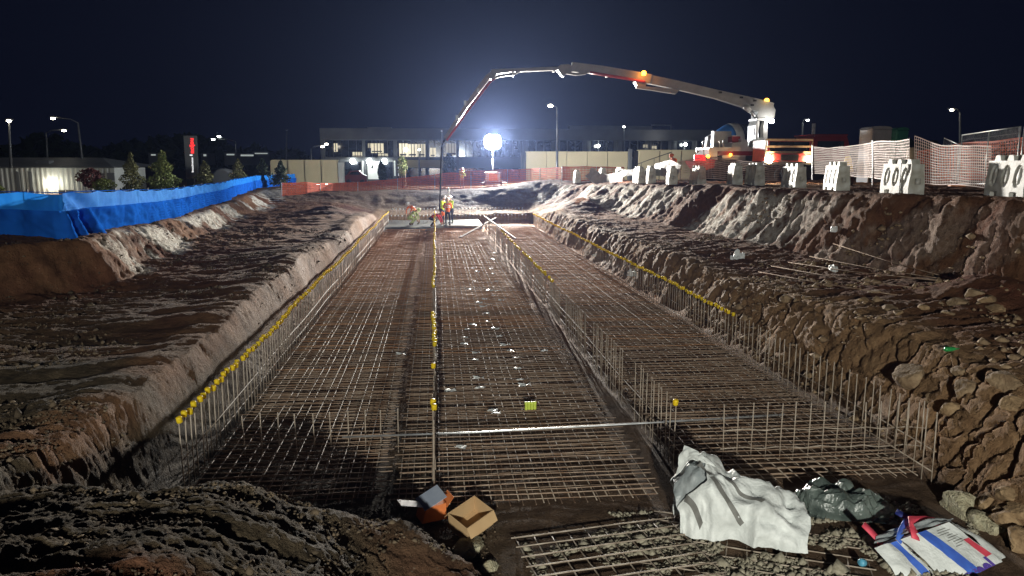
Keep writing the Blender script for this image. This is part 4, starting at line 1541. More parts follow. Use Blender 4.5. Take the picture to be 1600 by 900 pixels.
# ---- portable toilets
for x0, x1, yt, Y, mtl, lab in [(1357, 1395, 197, 41, 'toilet_grey', 'grey portable toilet with a rounded roof behind the net'), (1396, 1421, 199, 43, 'toilet_green', 'dark green portable toilet beside the grey one')]:
    a, b = at(x0, 270, Y), at(x1, yt, Y)
    z0 = hz(a.x, Y)
    t = thing('portable_toilet', lab, 'toilet', ((a.x + b.x) / 2, Y, z0))
    w = (b.x - a.x) / 2
    h = b.z - z0
    MB().bbox((-w, 0, 0), (w, 2 * w, h - 0.16), 0.05).build('cabin', mtl, t)
    MB().prism([(-w - .02, h - .155), (w + .02, h - .155), (w * .8, h - .05), (w * .35, h), (-w * .35, h), (-w * .8, h - .05)], -0.03, 2 * w + .03).build('roof', mtl, t)
    MB().box((-w * .7, -0.03, 0.12), (w * .7, 0.0, h - .3)).build('door', mtl, t)
    MB().box((-w * .2, -0.045, h * .62), (w * .2, -0.031, h * .68)).build('sign_plate', 'reflect', t)
    MB().box((w * .45, -0.06, h * .45), (w * .55, -0.031, h * .53)).build('handle', 'reflect', t)


# ================================================================== LIGHT BALLOON
TW = at(770, 296, 72)
t = thing('light_tower', 'glowing white balloon light on a mast above an orange generator', 'light tower', (TW.x, 72, hz(TW.x, 72)))
zb = t.location.z
pc = at(770, 222, 72)
prof = []
for k in range(13):
    a = -math.pi / 2 + math.pi * k / 12
    prof.append((max(0.02, 0.80 * abs(math.cos(a)) ** 0.55), 0.68 * math.copysign(abs(math.sin(a)) ** 0.8, math.sin(a))))
bb = MB().lathe(prof, 24, 0, (0, 0, pc.z - zb))
bb.m = [0 if sum(bb.v[i][1] for i in f) / len(f) < 0.15 else 1 for f in bb.f]      # the half away from the pit is dimmed to keep the buildings dark
bb.build('balloon', ['balloon', 'balloon_back'], t, True)
MB().tube([(0, 0, 1.0), (0, 0, 2.6)], 0.055, 8).build('mast', 'galv', t, True)
MB().tube([(0, 0, 2.55), (0, 0, pc.z - zb - 0.72)], 0.038, 8).build('mast', 'galv', t, True)
MB().bbox((-0.72, -0.5, 0.42), (0.72, 0.55, 1.35), 0.06).build('generator', 'white_paint', t)
MB().box((-0.42, -0.53, 0.52), (0.42, -0.50, 1.2)).build('door', 'orange_panel', t)
MB().box((-0.80, -0.55, 0.30), (0.80, 0.60, 0.415)).build('chassis', 'steel_dark', t)
for s in (-1, 1):
    w = MB().lathe([(0.2, -0.08), (0.28, -0.06), (0.28, 0.06), (0.2, 0.08)], 14, 0, (s * 0.86, 0, 0.28), 'x').build('wheel', 'rubber', t, True)
    MB().tube([(s * 0.78, -0.5, 0.38), (s * 1.25, -0.7, 0.36), (s * 1.27, -0.7, 0.0)], 0.03, 6).build('outrigger', 'galv', t)
MB().tube([(0, -0.5, 0.35), (0, -1.5, 0.30)], 0.04, 6).build('tow_bar', 'steel_dark', t)


# ================================================================== PUMP TRUCK
YP = 46.0
pt0 = at(1190, 290, YP)
GZ = hz(pt0.x, YP)
pump = thing('concrete_pump_truck', 'white and red boom pump truck reaching over the pit with its jointed arm', 'pump truck', (pt0.x, YP, GZ))


def P(name, mtl, x0, y0, x1, y1, Y=YP, depth=2.2, parent=pump):
    return MB().pbox(x0, y0, x1, y1, Y, depth).build(name, mtl, parent, False, True)


def px_prism(name, mtl, poly, Y, depth, parent=pump, smooth=False):
    q = [at(x, y, Y) for x, y in poly]
    return MB().prism([(p.x, p.z) for p in q], Y, Y + depth).build(name, mtl, parent, smooth, True)


def beam(name, mtl, path, Ys, hs, w, parent=pump):
    """box girder along pixel points; hs = depth in pixels at each point, measured across the girder"""
    C = [at(x, y, Y) for (x, y), Y in zip(path, Ys)]
    b = MB()
    vs, fs = [], []
    for i, c in enumerate(C):
        d = (C[min(i + 1, len(C) - 1)] - C[max(i - 1, 0)]).normalized()
        s = d.cross(Vector((0, 0, 1))).normalized()
        u = s.cross(d).normalized()
        h = hs[i] * Ys[i] / 1155 / 2
        ww = w / 2
        vs += [c - s * ww - u * h, c + s * ww - u * h, c + s * ww + u * h, c - s * ww + u * h]
    for i in range(len(C) - 1):
        for k in range(4):
            fs.append((i * 4 + k, i * 4 + (k + 1) % 4, i * 4 + 4 + (k + 1) % 4, i * 4 + 4 + k))
    fs += [(3, 2, 1, 0), tuple(len(vs) - 4 + k for k in range(4))]
    return b.add(vs, fs).build(name, mtl, parent, False, True)


def rod(name, mtl, path, Ys, r, parent=pump, n=8):
    return MB().tube([at(x, y, Y) for (x, y), Y in zip(path, Ys)], r, n).build(name, mtl, parent, True, True)


# truck body: tail end towards the pit, cab away from it
P('chassis', 'steel_dark', 1100, 252, 1318, 259, YP + 0.5, 1.2)
P('side_skirt', 'red_paint', 1121, 236, 1184, 243, YP, 2.4)
P('deck', 'white_paint', 1108, 230.2, 1184, 236, YP - 0.05, 2.5)
px_prism('tail_panel', 'white_paint', [(1107, 233.2), (1121, 233.2), (1121, 250), (1110, 246)], YP - 0.02, 2.4)
px_prism('side_box', 'white_paint', [(1144, 224), (1158, 222), (1158, 217), (1162, 216), (1163, 219), (1166, 218), (1169, 222), (1169, 232.6), (1144, 232.6)], YP + 0.1, 2.0)
P('grey_panel', 'grey_paint', 1115, 205, 1143, 230, YP + 1.2, 0.12)
P('panel_edge', 'white_paint', 1113, 205, 1115, 231, YP + 1.1, 0.3)
P('red_tank', 'red_paint', 1144, 213, 1157, 222.3, YP + 0.5, 1.0)
P('tank_lid', 'white_paint', 1144, 211.5, 1153, 213, YP + 0.45, 1.1)
P('locker', 'grey_paint', 1128, 243.5, 1165, 250, YP + 0.05, 0.5)
P('locker', 'white_paint', 1129, 242.6, 1142, 247, YP - 0.03, 0.06)
P('locker', 'white_paint', 1146, 242.6, 1165, 245, YP - 0.03, 0.06)
for x in (1124, 1130):
    rod('handrail', 'white_paint', [(x, 230), (x, 220), (x + 1, 219)], [YP - 0.1] * 3, 0.03)
for x in (1098, 1104):
    rod('handrail', 'white_paint', [(x, 232), (x, 221), (x + 6, 218)], [YP] * 3, 0.035)
rod('mirror_arm', 'white_paint', [(1106, 250), (1099, 240), (1100, 232)], [YP - 0.4] * 3, 0.04)
px_prism('hopper', 'red_pipe', [(1084, 252), (1118, 248), (1116, 262), (1096, 268)], YP + 0.2, 1.8)
P('tail_lamp', 'tail_red', 1085, 242, 1103, 251, YP - 0.1, 0.15)
o = MB().lathe([(0.10, 0), (0.12, 0.04), (0.12, 0.14), (0.04, 0.2)], 10, 0, at(1106, 247, YP - 0.25)).build('indicator', 'amber', pump, True, True)
o = MB().lathe([(0.07, 0), (0.09, 0.04), (0.08, 0.12), (0.03, 0.15)], 10, 0, at(1141.5, 243.5, YP - 0.2)).build('indicator', 'amber', pump, True, True)
for x, xr_ in ((1128, 0), (1142, 0), (1258, 0), (1304, 0)):
    for dy in (0.0, 2.1):
        c = at(x, 262, YP)
        wme = MB().lathe([(0.30, -0.16), (0.48, -0.14), (0.51, -0.06), (0.51, 0.06), (0.48, 0.14), (0.30, 0.16)], 20, 0, (c.x, YP + 0.2 + dy, GZ + 0.51), 'y').build('wheel', 'rubber', pump, True, True)
        MB().lathe([(0.06, -0.15), (0.29, -0.13), (0.29, 0.13), (0.06, 0.15)], 16, 0, (c.x, YP + 0.2 + dy, GZ + 0.51), 'y').build('rim', 'grey_paint', wme, True, True)
# turret: a white frame that carries the arm
P('turret_base', 'white_paint', 1177, 227, 1198, 233, YP + 0.1, 1.5)
px_prism('turret_post', 'white_paint', [(1180, 227), (1181, 196), (1184, 188), (1187, 188), (1186, 199), (1184, 212), (1186, 227)], YP + 0.2, 1.2)
px_prism('turret_post', 'white_paint', [(1193, 227), (1193, 198), (1196, 186), (1199.5, 186), (1199, 227)], YP + 0.2, 1.2)
px_prism('turret_sill', 'white_paint', [(1185, 227), (1185.5, 217), (1193.5, 214), (1193.5, 227)], YP + 0.25, 1.1)
P('turret_beam', 'white_paint', 1183, 185, 1199, 188.2, YP + 0.15, 1.3)
MB().tube([at(1189.5, 226, YP + 0.8), at(1189, 189, YP + 0.8)], 0.16, 10).build('pivot_tube', 'steel_dark', pump, True, True)
rod('ladder_rail', 'white_paint', [(1179, 212), (1178.5, 200)], [YP - 0.1] * 2, 0.05)
px_prism('turret_head', 'grey_paint', [(1182, 186), (1184, 175), (1192, 163), (1208, 164), (1212, 172), (1210, 184), (1200, 187)], YP + 0.35, 0.9)
# the arm: four girders folded out over the pit
beam('boom_section', 'grey_paint', [(1205, 170), (1178, 163.5), (1120, 148), (1058, 133.5), (1008, 123)], [46.6, 46.6, 46.8, 47, 47.2], [17, 19, 13, 13, 13], 0.50)
beam('boom_section', 'grey_paint', [(1016, 124), (996, 119), (940, 109.5), (893, 105)], [47.0, 47.0, 47.2, 47.4], [14, 12, 12, 14], 0.40)
beam('boom_section', 'grey_paint', [(890, 109), (868, 107.5), (800, 110), (768, 113)], [47.4, 47.4, 47.6, 47.8], [10, 5, 5, 8], 0.28)
beam('boom_section', 'grey_paint', [(773, 113), (762, 121), (727, 168), (696, 216)], [47.8, 47.9, 48, 48.1], [9, 8, 6, 5], 0.24)
px_prism('elbow', 'grey_paint', [(995, 112), (1004, 113), (1012, 126), (1008, 137), (998, 137), (993, 128)], 46.85, 0.55)
px_prism('elbow', 'grey_paint', [(868, 107), (876, 101), (888, 100), (895, 103), (893, 113), (886, 114), (881, 120), (877, 117), (874, 112)], 47.15, 0.5)
px_prism('elbow', 'grey_paint', [(762, 116), (767, 111), (774, 110), (776, 117), (770, 123), (764, 124)], 47.7, 0.4)
beam('link_arm', 'grey_paint', [(994, 136), (1020, 139), (1055, 143), (1060, 138)], [46.7] * 4, [4, 5, 8, 6], 0.3)
beam('link_arm', 'grey_paint', [(884, 114), (900, 116), (914, 114), (922, 108)], [47.2] * 4, [3, 4, 5, 4], 0.22)
beam('link_arm', 'grey_paint', [(770, 123), (782, 118.5), (800, 116.5), (812, 112)], [47.6] * 4, [3, 3, 3, 2], 0.16)
rod('lift_ram', 'white_paint', [(1163, 166), (1172, 173)], [46.5] * 2, 0.17)
rod('lift_ram', 'galv', [(1172, 173), (1181, 184)], [46.5] * 2, 0.11)
rod('feed_pipe', 'red_pipe', [(1008, 128), (975, 122), (945, 117), (922, 113)], [46.8, 46.9, 47, 47.1], 0.09)
rod('feed_pipe', 'red_pipe', [(774, 121), (764, 130), (730, 174), (698, 219)], [47.6, 47.7, 47.8, 48], 0.075)
for (x, y) in [(727, 160), (714, 183), (747, 141), (1057, 133), (950, 116), (802, 114), (866, 108)]:
    P('pipe_clamp', 'galv', x - 1.5, y - 3, x + 1.5, y + 4, 47.3 if x > 800 else 47.62, 0.5)
rod('end_hose', 'rubber', [(697, 217), (692.5, 222), (690, 232), (689, 262), (688, 300), (687, 325), (690, 341), (694, 350)], [48, 48, 48, 48, 48, 48, 48.2, 48.3], 0.055)
for x, y, Y in [(1126, 144, 46.3), (1159, 152, 46.3), (1176, 164, 46.2), (1180, 157, 46.2)]:
    P('marking_plate', 'steel_dark', x - 2.4, y - 1.3, x + 2.4, y + 1.5, Y, 0.1)
for x, y in [(1006, 118), (1198, 161)]:
    bc = MB().lathe([(0.12, -0.10), (0.14, 0.0), (0.13, 0.12), (0.05, 0.17)], 12, 0, at(x, y - 3, 46.55)).build('beacon', 'amber', pump, True, True)
lamp('beacon_light', 'POINT', at(1008, 114, 46.2), 22, (1.0, 0.33, 0.04), 0.12, parent=pump)
lamp('beacon_light', 'POINT', at(1199, 156, 46.2), 5, (1.0, 0.55, 0.08), 0.12, parent=pump)
MB().lathe([(0.05, -0.05), (0.09, 0.0), (0.09, 0.06), (0.05, 0.10)], 10, 0, at(1089.5, 237, 45.6), 'x').build('work_lamp', 'galv', pump, True, True)  # housing added for the rear light
MB().lathe([(0.10, -0.05), (0.15, 0.0), (0.15, 0.06), (0.10, 0.10)], 12, 0, at(1206, 189, 45.7), 'y').build('work_lamp', 'work_lens', pump, True, True)
lamp('added_rear_light', 'SPOT', at(1088, 237, 45.4), 14000, (1.0, 0.97, 0.93), 0.12, at(740, 340, 50), 50, 0.9, parent=pump)  # added to brighten the far end wall and the pour
# cab, seen from the side
px_prism('cab', 'red_paint', [(1271, 252), (1271, 214), (1275, 211.5), (1323, 211.5), (1328, 230), (1328, 252)], YP + 0.1, 2.3)
P('cab_window', 'dark_glass', 1277, 220.5, 1319, 232, YP + 0.08, 0.05)
P('cab_roof_trim', 'red_paint', 1270, 209.8, 1325, 212, YP, 2.5)
P('door_handle', 'steel_dark', 1280, 238, 1284, 239.5, YP + 0.03, 0.06)
P('exhaust_stack', 'galv', 1270, 193, 1274.5, 212, YP + 1.0, 0.2)

# ---- second truck, its headlights on
YT = 41.5
a0 = at(1233, 290, YT)
tr = thing('parked_truck', 'truck facing the pit with two glaring headlights and barred front', 'truck', (a0.x, YT, hz(a0.x, YT)))
P('cab', 'red_pipe', 1198, 219, 1270, 252, YT + 0.4, 2.0, tr)
P('bumper', 'grey_paint', 1196, 253, 1272, 257.5, YT, 0.35, tr)
P('bonnet', 'red_pipe', 1208, 240, 1258, 252.6, YT + 0.12, 0.28, tr)
for y in (218.5, 229, 238):
    P('front_bar', 'timber', 1197, y - 1.4, 1271, y + 1.4, YT + 0.2, 0.16, tr)
for x in (1197, 1269):
    P('front_post', 'timber', x - 1.2, 219, x + 1.6, 252, YT + 0.22, 0.12, tr)
P('windscreen', 'dark_glass', 1203, 221, 1265, 228, YT + 0.36, 0.04, tr)
P('windscreen', 'dark_glass', 1203, 230.6, 1265, 236.5, YT + 0.36, 0.04, tr)
P('radiator', 'steel_dark', 1220, 241.5, 1248, 251, YT + 0.08, 0.05, tr)
for x, y, s in ((1202, 249, 1.0), (1264, 248.5, 0.75)):
    MB().lathe([(0.10, -0.04), (0.20 * s, -0.05), (0.23 * s, 0.0), (0.23 * s, 0.08)], 14, 0, at(x, y, YT + 0.02), 'y').build('headlight', 'headlight', tr, True, True)
    lamp('headlight_beam', 'SPOT', at(x, y, YT - 0.25), 420 * s, (1.0, 0.70, 0.40), 0.10, at(x - 60, 300, YT - 14), 100, 0.8, parent=tr)
for x in (1206, 1262):
    c = at(x, 262, YT)
    w_ = MB().lathe([(0.25, -0.14), (0.43, -0.12), (0.46, 0.0), (0.43, 0.12), (0.25, 0.14)], 18, 0, (c.x, YT + 1.0, tr.location.z + 0.46), 'x').build('wheel', 'rubber', tr, True, True)

# ---- agitator truck behind: only its drum shows
YM = 50.0
a0 = at(1140, 290, YM)
mx = thing('mixer_truck', 'concrete mixer with blue and white drum behind the pump truck', 'mixer truck', (a0.x, YM, hz(a0.x, YM)))
c0, c1 = at(1114, 222, YM + 1), at(1188, 214, YM + 1.5)
dd = c1 - c0
q = dd.to_track_quat('Z', 'Y').to_matrix().to_4x4()
q.translation = c0
for nm, mtl, pr in [('drum', 'drum_blue', [(0.45, 0), (0.85, 0.5), (1.08, 1.0), (1.14, 1.2)]), ('drum_band', 'white_paint', [(1.145, 1.203), (1.16, 1.5), (1.145, 1.797)]), ('drum', 'navy', [(1.14, 1.8), (1.05, 2.3), (0.7, 2.95)])]:
    b = MB().lathe(pr, 24)
    b.v = [tuple(q @ Vector(v)) for v in b.v]
    b.build(nm, mtl, mx, True, True)
P('chassis', 'steel_dark', 1100, 240, 1215, 250, YM + 0.4, 1.2, mx)
P('cab', 'white_paint', 1212, 222, 1240, 252, YM + 0.2, 2.2, mx)
px_prism('chute', 'white_paint', [(1106, 214), (1112, 210), (1109, 232), (1104, 232)], YM + 0.6, 0.5, mx)
for x in (1118, 1136, 1226):
    c = at(x, 262, YM)
    MB().lathe([(0.28, -0.15), (0.47, -0.12), (0.5, 0), (0.47, 0.12), (0.28, 0.15)], 18, 0, (c.x, YM + 0.5, mx.location.z + 0.5), 'y').build('wheel', 'rubber', mx, True, True)


# ================================================================== WORKERS
def person(label, loc, rz, J, top, legs, hat='hat_white', vest=None, extra=None):
    """J: joints in metres, figure faces -y. One continuous skinned body; hat and bands are its children"""
    names = list(J)
    rad = dict(pelvis=.135, waist=.125, chest=.15, neck=.058, head=.085, crown=.085, nose=.018, jaw=.06,
               hip_l=.10, hip_r=.10, knee_l=.062, knee_r=.062, ankle_l=.048, ankle_r=.048, toe_l=.04, toe_r=.04, heel_l=.04, heel_r=.04,
               sh_l=.075, sh_r=.075, el_l=.048, el_r=.048, wr_l=.034, wr_r=.034, palm_l=.036, palm_r=.036)
    E = [('pelvis', 'waist'), ('waist', 'chest'), ('chest', 'neck'), ('neck', 'head'), ('head', 'crown')]
    for s in 'lr':
        E += [('pelvis', 'hip_' + s), ('hip_' + s, 'knee_' + s), ('knee_' + s, 'ankle_' + s), ('ankle_' + s, 'toe_' + s),
              ('chest', 'sh_' + s), ('sh_' + s, 'el_' + s), ('el_' + s, 'wr_' + s), ('wr_' + s, 'palm_' + s)]
        w, p = Vector(J['wr_' + s]), Vector(J['el_' + s])
        d = (w - p).normalized()
        sd = d.cross(Vector((0.3, 0.2, 1))).normalized()
        J['palm_' + s] = tuple(w + d * 0.07)
        for k, (o, l) in enumerate([(-.028, .075), (-.009, .09), (.010, .085), (.028, .065), (.05, .02)]):
            nm = 'fin%d_%s' % (k, s)
            J[nm] = tuple(w + d * (0.085 + l if k < 4 else 0.06) + sd * (o * 1.3))
            rad[nm] = 0.011
            E.append(('palm_' + s, nm))
    names = [n for n in J]
    idx = {n: i for i, n in enumerate(names)}
    E = [(a, b) for a, b in E if a in idx and b in idx]
    me = bpy.data.meshes.new('person')
    me.from_pydata([J[n] for n in names], [(idx[a], idx[b]) for a, b in E], [])
    o = bpy.data.objects.new('person', me)
    link(o)
    sk = o.modifiers.new('skin', 'SKIN')
    sk.use_smooth_shade = True
    sv = me.skin_vertices[0].data
    for n in names:
        r = rad[n]
        sv[idx[n]].radius = (r, r)
        sv[idx[n]].use_root = (n == 'pelvis')
    o.modifiers.new('sub', 'SUBSURF').levels = 1
    o.modifiers['sub'].render_levels = 1
    bpy.context.view_layer.update()
    body = bpy.data.meshes.new_from_object(o.evaluated_get(bpy.context.evaluated_depsgraph_get()))
    bpy.data.objects.remove(o)
    set_mat(body, top, legs, 'boot', 'skin')
    segs = [(Vector(J[a]), Vector(J[b]), a, b) for a, b in E]
    for p in body.polygons:
        c = p.center
        best, bn = 9, None
        for a, b, na, nb in segs:
            d = b - a
            t_ = max(0, min(1, (c - a).dot(d) / (d.length_squared + 1e-9)))
            q = (a + d * t_ - c).length
            if q < best:
                best, bn = q, (na, nb, t_)
        a, b, t_ = bn
        if b in ('head', 'crown', 'neck') and not (b == 'neck' and t_ < 0.7):
            m_ = 3
        elif b.startswith(('palm', 'fin')):
            m_ = 3
        elif b.startswith('toe') or (b.startswith('ankle') and t_ > 0.75):
            m_ = 2
        elif b.startswith(('knee', 'ankle', 'hip')):
            m_ = 1
        else:
            m_ = 0
        p.material_index = m_
        p.use_smooth = True
    ob = bpy.data.objects.new('person', body)
    ob.location = loc
    ob.rotation_euler = (0, 0, rz)
    link(ob)
    tag(ob, label, 'person')
    h, n = Vector(J['crown']), Vector(J['neck'])
    up = (h - n).normalized()
    q = up.to_track_quat('Z', 'Y').to_matrix().to_4x4()
    q.translation = h - up * 0.01
    b = MB().lathe([(0.165, 0.0), (0.16, 0.015), (0.128, 0.02), (0.124, 0.07), (0.10, 0.125), (0.05, 0.155), (0.01, 0.16)], 16)
    b.v = [tuple(q @ Vector(v)) for v in b.v]
    b.build('hard_hat', hat, ob, True)
    # reflective bands round the trunk
    for f in ((0.35, 0.8) if vest else (0.5,)):
        a_, c_ = Vector(J['waist']), Vector(J['chest'])
        d = (c_ - a_).normalized()
        q = d.to_track_quat('Z', 'Y').to_matrix().to_4x4()
        q.translation = a_.lerp(c_, f)
        r = 0.165
        b = MB().lathe([(r, -0.025), (r + 0.005, -0.02), (r + 0.005, 0.02), (r, 0.025)], 14)
        b.v = [tuple(q @ Vector(v)) for v in b.v]
        b.build('reflective_band', 'reflect', ob, True)
    return ob


def joints(lean=0.0, crouch=0.0, arms='down', head=0.0, spread=0.12, step=0.0):
    """a figure 1.78 m tall; lean in degrees forward, crouch 0..1"""
    L, c = R(lean), crouch
    hipz = 0.93 - 0.52 * c
    J = {'pelvis': (0, 0.10 * c, hipz)}
    f = lambda l, y=0.0: (0, 0.10 * c - math.sin(L) * l - y * math.cos(L), hipz + math.cos(L) * l - y * math.sin(L))
    J['waist'], J['chest'], J['neck'] = f(0.20), f(0.44), f(0.60)
    hl = L + R(head)
    n = Vector(J['neck'])
    hd = Vector((0, -math.sin(hl), math.cos(hl)))
    J['head'] = tuple(n + hd * 0.11 + Vector((0, -0.02, 0)))
    J['crown'] = tuple(n + hd * 0.20 + Vector((0, -0.015, 0)))
    for s, k in (('l', 1), ('r', -1)):
        st = step * k
        J['hip_' + s] = (0.10 * k, 0.10 * c, hipz - 0.06)
        J['ankle_' + s] = (spread * k, 0.02 + st, 0.08)
        J['toe_' + s] = (spread * k * 1.25, -0.15 + st, 0.04)
        ky = -0.04 - 0.40 * c + st * 0.5
        J['knee_' + s] = (spread * k * (1 + c * 0.9), ky, 0.50 - 0.06 * c + (hipz - 0.93) * 0.12)
        sh = f(0.52)
        J['sh_' + s] = (0.20 * k, sh[1], sh[2])
        S = Vector(J['sh_' + s])
        if arms == 'down':
            e, w = S + Vector((0.06 * k, 0.03, -0.29)), S + Vector((0.05 * k, -0.06, -0.54))
        elif arms == 'front':
            e, w = S + Vector((0.07 * k, -0.12, -0.26)), S + Vector((-0.04 * k, -0.36, -0.30))
        elif arms == 'reach':
            e, w = S + Vector((0.05 * k, -0.16, -0.23)), S + Vector((-0.02 * k, -0.24, -0.48))
        else:
            e, w = S + Vector((0.10 * k, -0.20, 0.10)), S + Vector((0.02 * k, -0.30, 0.34))
        J['el_' + s], J['wr_' + s] = tuple(e), tuple(w)
    return J


def stand(x, y, Y, z=None):
    p = at(x, y, Y)
    return (p.x, Y, hz(p.x, Y) if z is None else z)


person('worker in an orange vest and white hard hat bending over beside the wet concrete', stand(650, 352, 48.6, 0.19), R(-50), joints(52, 0.12, 'reach', 10, step=0.15), 'hi_orange', 'khaki')
person('worker in pale lime clothing crouching in front of the bent orange worker', stand(641, 355, 47.9, 0.19), R(70), joints(48, 0.8, 'reach', 20), 'hi_lime_pale', 'hi_lime_pale', hat='hi_lime_pale')
person('worker in red bending low beside the capped bars at the trench centre', stand(674, 361, 46.4, 0.19), R(75), joints(70, 0.62, 'reach', 15), 'hi_red', 'navy', hat='hi_orange')
person('worker in yellow and orange top standing at one side of the hose group', stand(691, 352, 48.9, 0.19), R(60), joints(8, 0.0, 'front', 14), 'hi_yellow', 'navy')
person('worker in an orange vest with white bands at the middle of the hose group', stand(700, 356, 47.6, 0.15), R(180), joints(12, 0.05, 'front', 12), 'hi_orange', 'navy', vest=True)
person('worker in a yellow top guiding the hose, standing behind the others', stand(705, 352, 49.2, 0.19), R(-40), joints(6, 0.0, 'front', 10), 'hi_yellow', 'navy')
person('worker in a yellow top standing on the ground beside the light mast', stand(722, 295, 68.5), R(20), joints(0, 0.0, 'front', 4), 'hi_yellow', 'khaki')
person('worker in orange leaning over behind the white barriers near the cream wall', stand(1056, 262, 45.0), R(-60), joints(28, 0.0, 'front', 10), 'hi_orange', 'navy', hat='hi_orange', vest=True)
tag(MB().tube([atz(693, 356, 0.2), at(696, 318, 47.4)], 0.018, 6).build('rake_handle', 'timber', None), 'pale rake handle standing upright among the hose group', 'rake')
# laser level on its tripod behind the group
tp = at(701, 298, 55.5)
g0 = hz(tp.x, 55.5)
t = thing('survey_tripod', 'pale survey tripod standing behind the hose group', 'tripod', (tp.x, 55.5, g0))
for k in range(3):
    a_ = 0.5 + k * 2.094
    MB().tube([(0, 0, tp.z - g0 - 0.05), (0.42 * math.cos(a_), 0.42 * math.sin(a_), 0.0)], 0.028, 6).build('leg', 'reflect', t)
MB().lathe([(0.05, -0.06), (0.10, -0.03), (0.10, 0.02), (0.06, 0.04), (0.06, 0.20), (0.03, 0.24)], 10, 0, (0, 0, tp.z - g0)).build('laser_head', 'reflect', t, True)


# ================================================================== BUILDINGS BEYOND
def B(t, name, mtl, x0, y0, x1, y1, Y, depth=0.2, parent=None):
    return MB().pbox(x0, y0, x1, y1, Y, depth).build(name, mtl, parent or t, False, True)


YB = 118.0
c = at(800, 280, YB)
of = thing('office_building', 'long two-storey office block with a grey roof band and lit upper windows', 'building', (c.x, YB, 1.5))
B(of, 'wall', 'grey_clad', 503, 216, 1112, 290, YB + 1.2, 14)
B(of, 'roof_band', 'light_clad', 500, 203, 1114, 218, YB - 0.6, 16)
B(of, 'roof_plant', 'light_clad', 574, 198.5, 611, 202.8, YB + 4, 3)
B(of, 'roof_screen', 'light_clad', 890, 197, 1020, 202.8, YB + 5, 1.5)
B(of, 'roof_rail', 'galv', 1018, 195, 1049, 196, YB + 5, 0.1)
B(of, 'roof_rail', 'galv', 1048, 195, 1049, 202.9, YB + 5, 0.1)
B(of, 'sill_band', 'light_clad', 503, 246, 705, 249.5, YB + 0.3, 0.9)
B(of, 'sill_band', 'grey_clad', 705, 246, 1112, 249, YB + 0.3, 0.9)
lit = [(522, 527, 224, 237, 1.0), (551, 567, 237.5, 244, 0.9), (580, 599, 224, 239, 1.0), (575, 580, 224, 231, 0.5), (624, 637, 224, 245, 1.2), (638, 652, 225, 245, 1.1), (653, 665, 225, 245, 0.8), (672, 681, 231, 245, 1.0), (591, 606, 240, 244, 0.7), (697, 714, 224, 243, 0.35), (1005, 1012, 226, 231, 0.4), (1018, 1026, 228, 233, 0.6)]
cols = [(503, 507), (566, 570), (615, 620), (665, 670), (713, 717), (762, 765), (818, 822), (868, 871), (916, 920), (965, 968), (1015, 1019), (1050, 1054), (1088, 1091)]
x = 509.0
while x < 1108:
    w_ = 10.6
    if not any(a - 1 < x + w_ / 2 < b + 1 for a, b in cols):
        B(of, 'window', 'dark_glass', x, 219.5, x + w_, 245, YB + 1.05, 0.12)
    x += 12.2
for k, (x0, x1, y0, y1, s) in enumerate(lit):
    key = 'lit_glass_%d' % int(s * 10)
    if key not in M:
        mat(key, (0.3, 0.27, 0.2), (0.2, 0.18, 0.12), 0.3, 0, 3, emit=(1.0, 0.88, 0.62), estr=0.55 * s)
    f = B(of, 'lit_window', key, x0, y0, x1, y1, YB + 0.90, 0.12)
    n = max(2, int((x1 - x0) / 4))
    for i in range(1, n):
        xx = x0 + (x1 - x0) * i / n
        B(of, 'mullion', 'steel_dark', xx - 0.35, y0, xx + 0.35, y1, YB + 0.84, 0.05, f)
    B(of, 'furniture', 'steel_dark', x0 + 1, y1 - (y1 - y0) * 0.22, x1 - 2, y1 - (y1 - y0) * 0.1, YB + 0.85, 0.04, f)
for a, b in cols:
    B(of, 'column', 'light_clad', a, 217.5, b, 246, YB + 0.5, 0.5)
    if b < 720:
        B(of, 'column', 'light_clad', a, 249.5, b, 290, YB + 0.5, 0.5)
B(of, 'spandrel', 'cream_wall', 632, 250, 700, 262, YB + 0.25, 0.8)
mat('door_white', (0.75, 0.77, 0.76), (0.7, 0.72, 0.7), 0.5, emit=(0.9, 1.0, 0.95), estr=0.25)
dr = B(of, 'entrance', 'door_white', 575, 252, 593, 280, YB + 0.8, 0.2)
B(of, 'door_sign', 'steel_dark', 580, 258, 583, 263, YB + 0.7, 0.05, dr)
for x0, x1 in ((540, 563), (598, 613), (617, 628), (635, 698), (710, 758), (770, 815)):
    B(of, 'ground_window', 'dark_glass', x0, 253 if x0 < 630 else 263, x1, 278, YB + 0.98, 0.1)
for x in (566, 616, 622):
    B(of, 'lit_jamb', 'door_white', x, 251, x + 1.6, 275, YB + 0.35, 0.1)
for x in (551, 577, 601):
    MB().lathe([(0.10, -0.06), (0.42, -0.03), (0.42, 0.05), (0.10, 0.1)], 12, 0, at(x, 252, YB + 0.1), 'y').build('wall_lamp', 'street_lens_white', of, True, True)
    lamp('wall_light', 'POINT', at(x, 254, YB - 1.2), 70, (0.95, 1.0, 0.92), 0.3, parent=of)
for x, y in ((935, 228), (1071, 226), (634, 234)):
    MB().lathe([(0.10, -0.06), (0.26, -0.03), (0.26, 0.05), (0.10, 0.1)], 12, 0, at(x, y, YB), 'y').build('wall_lamp', 'street_lens_white', of, True, True)
lamp('wall_light', 'POINT', at(1030, 212, YB - 3), 60, (1.0, 0.97, 0.9), 0.3, parent=of)

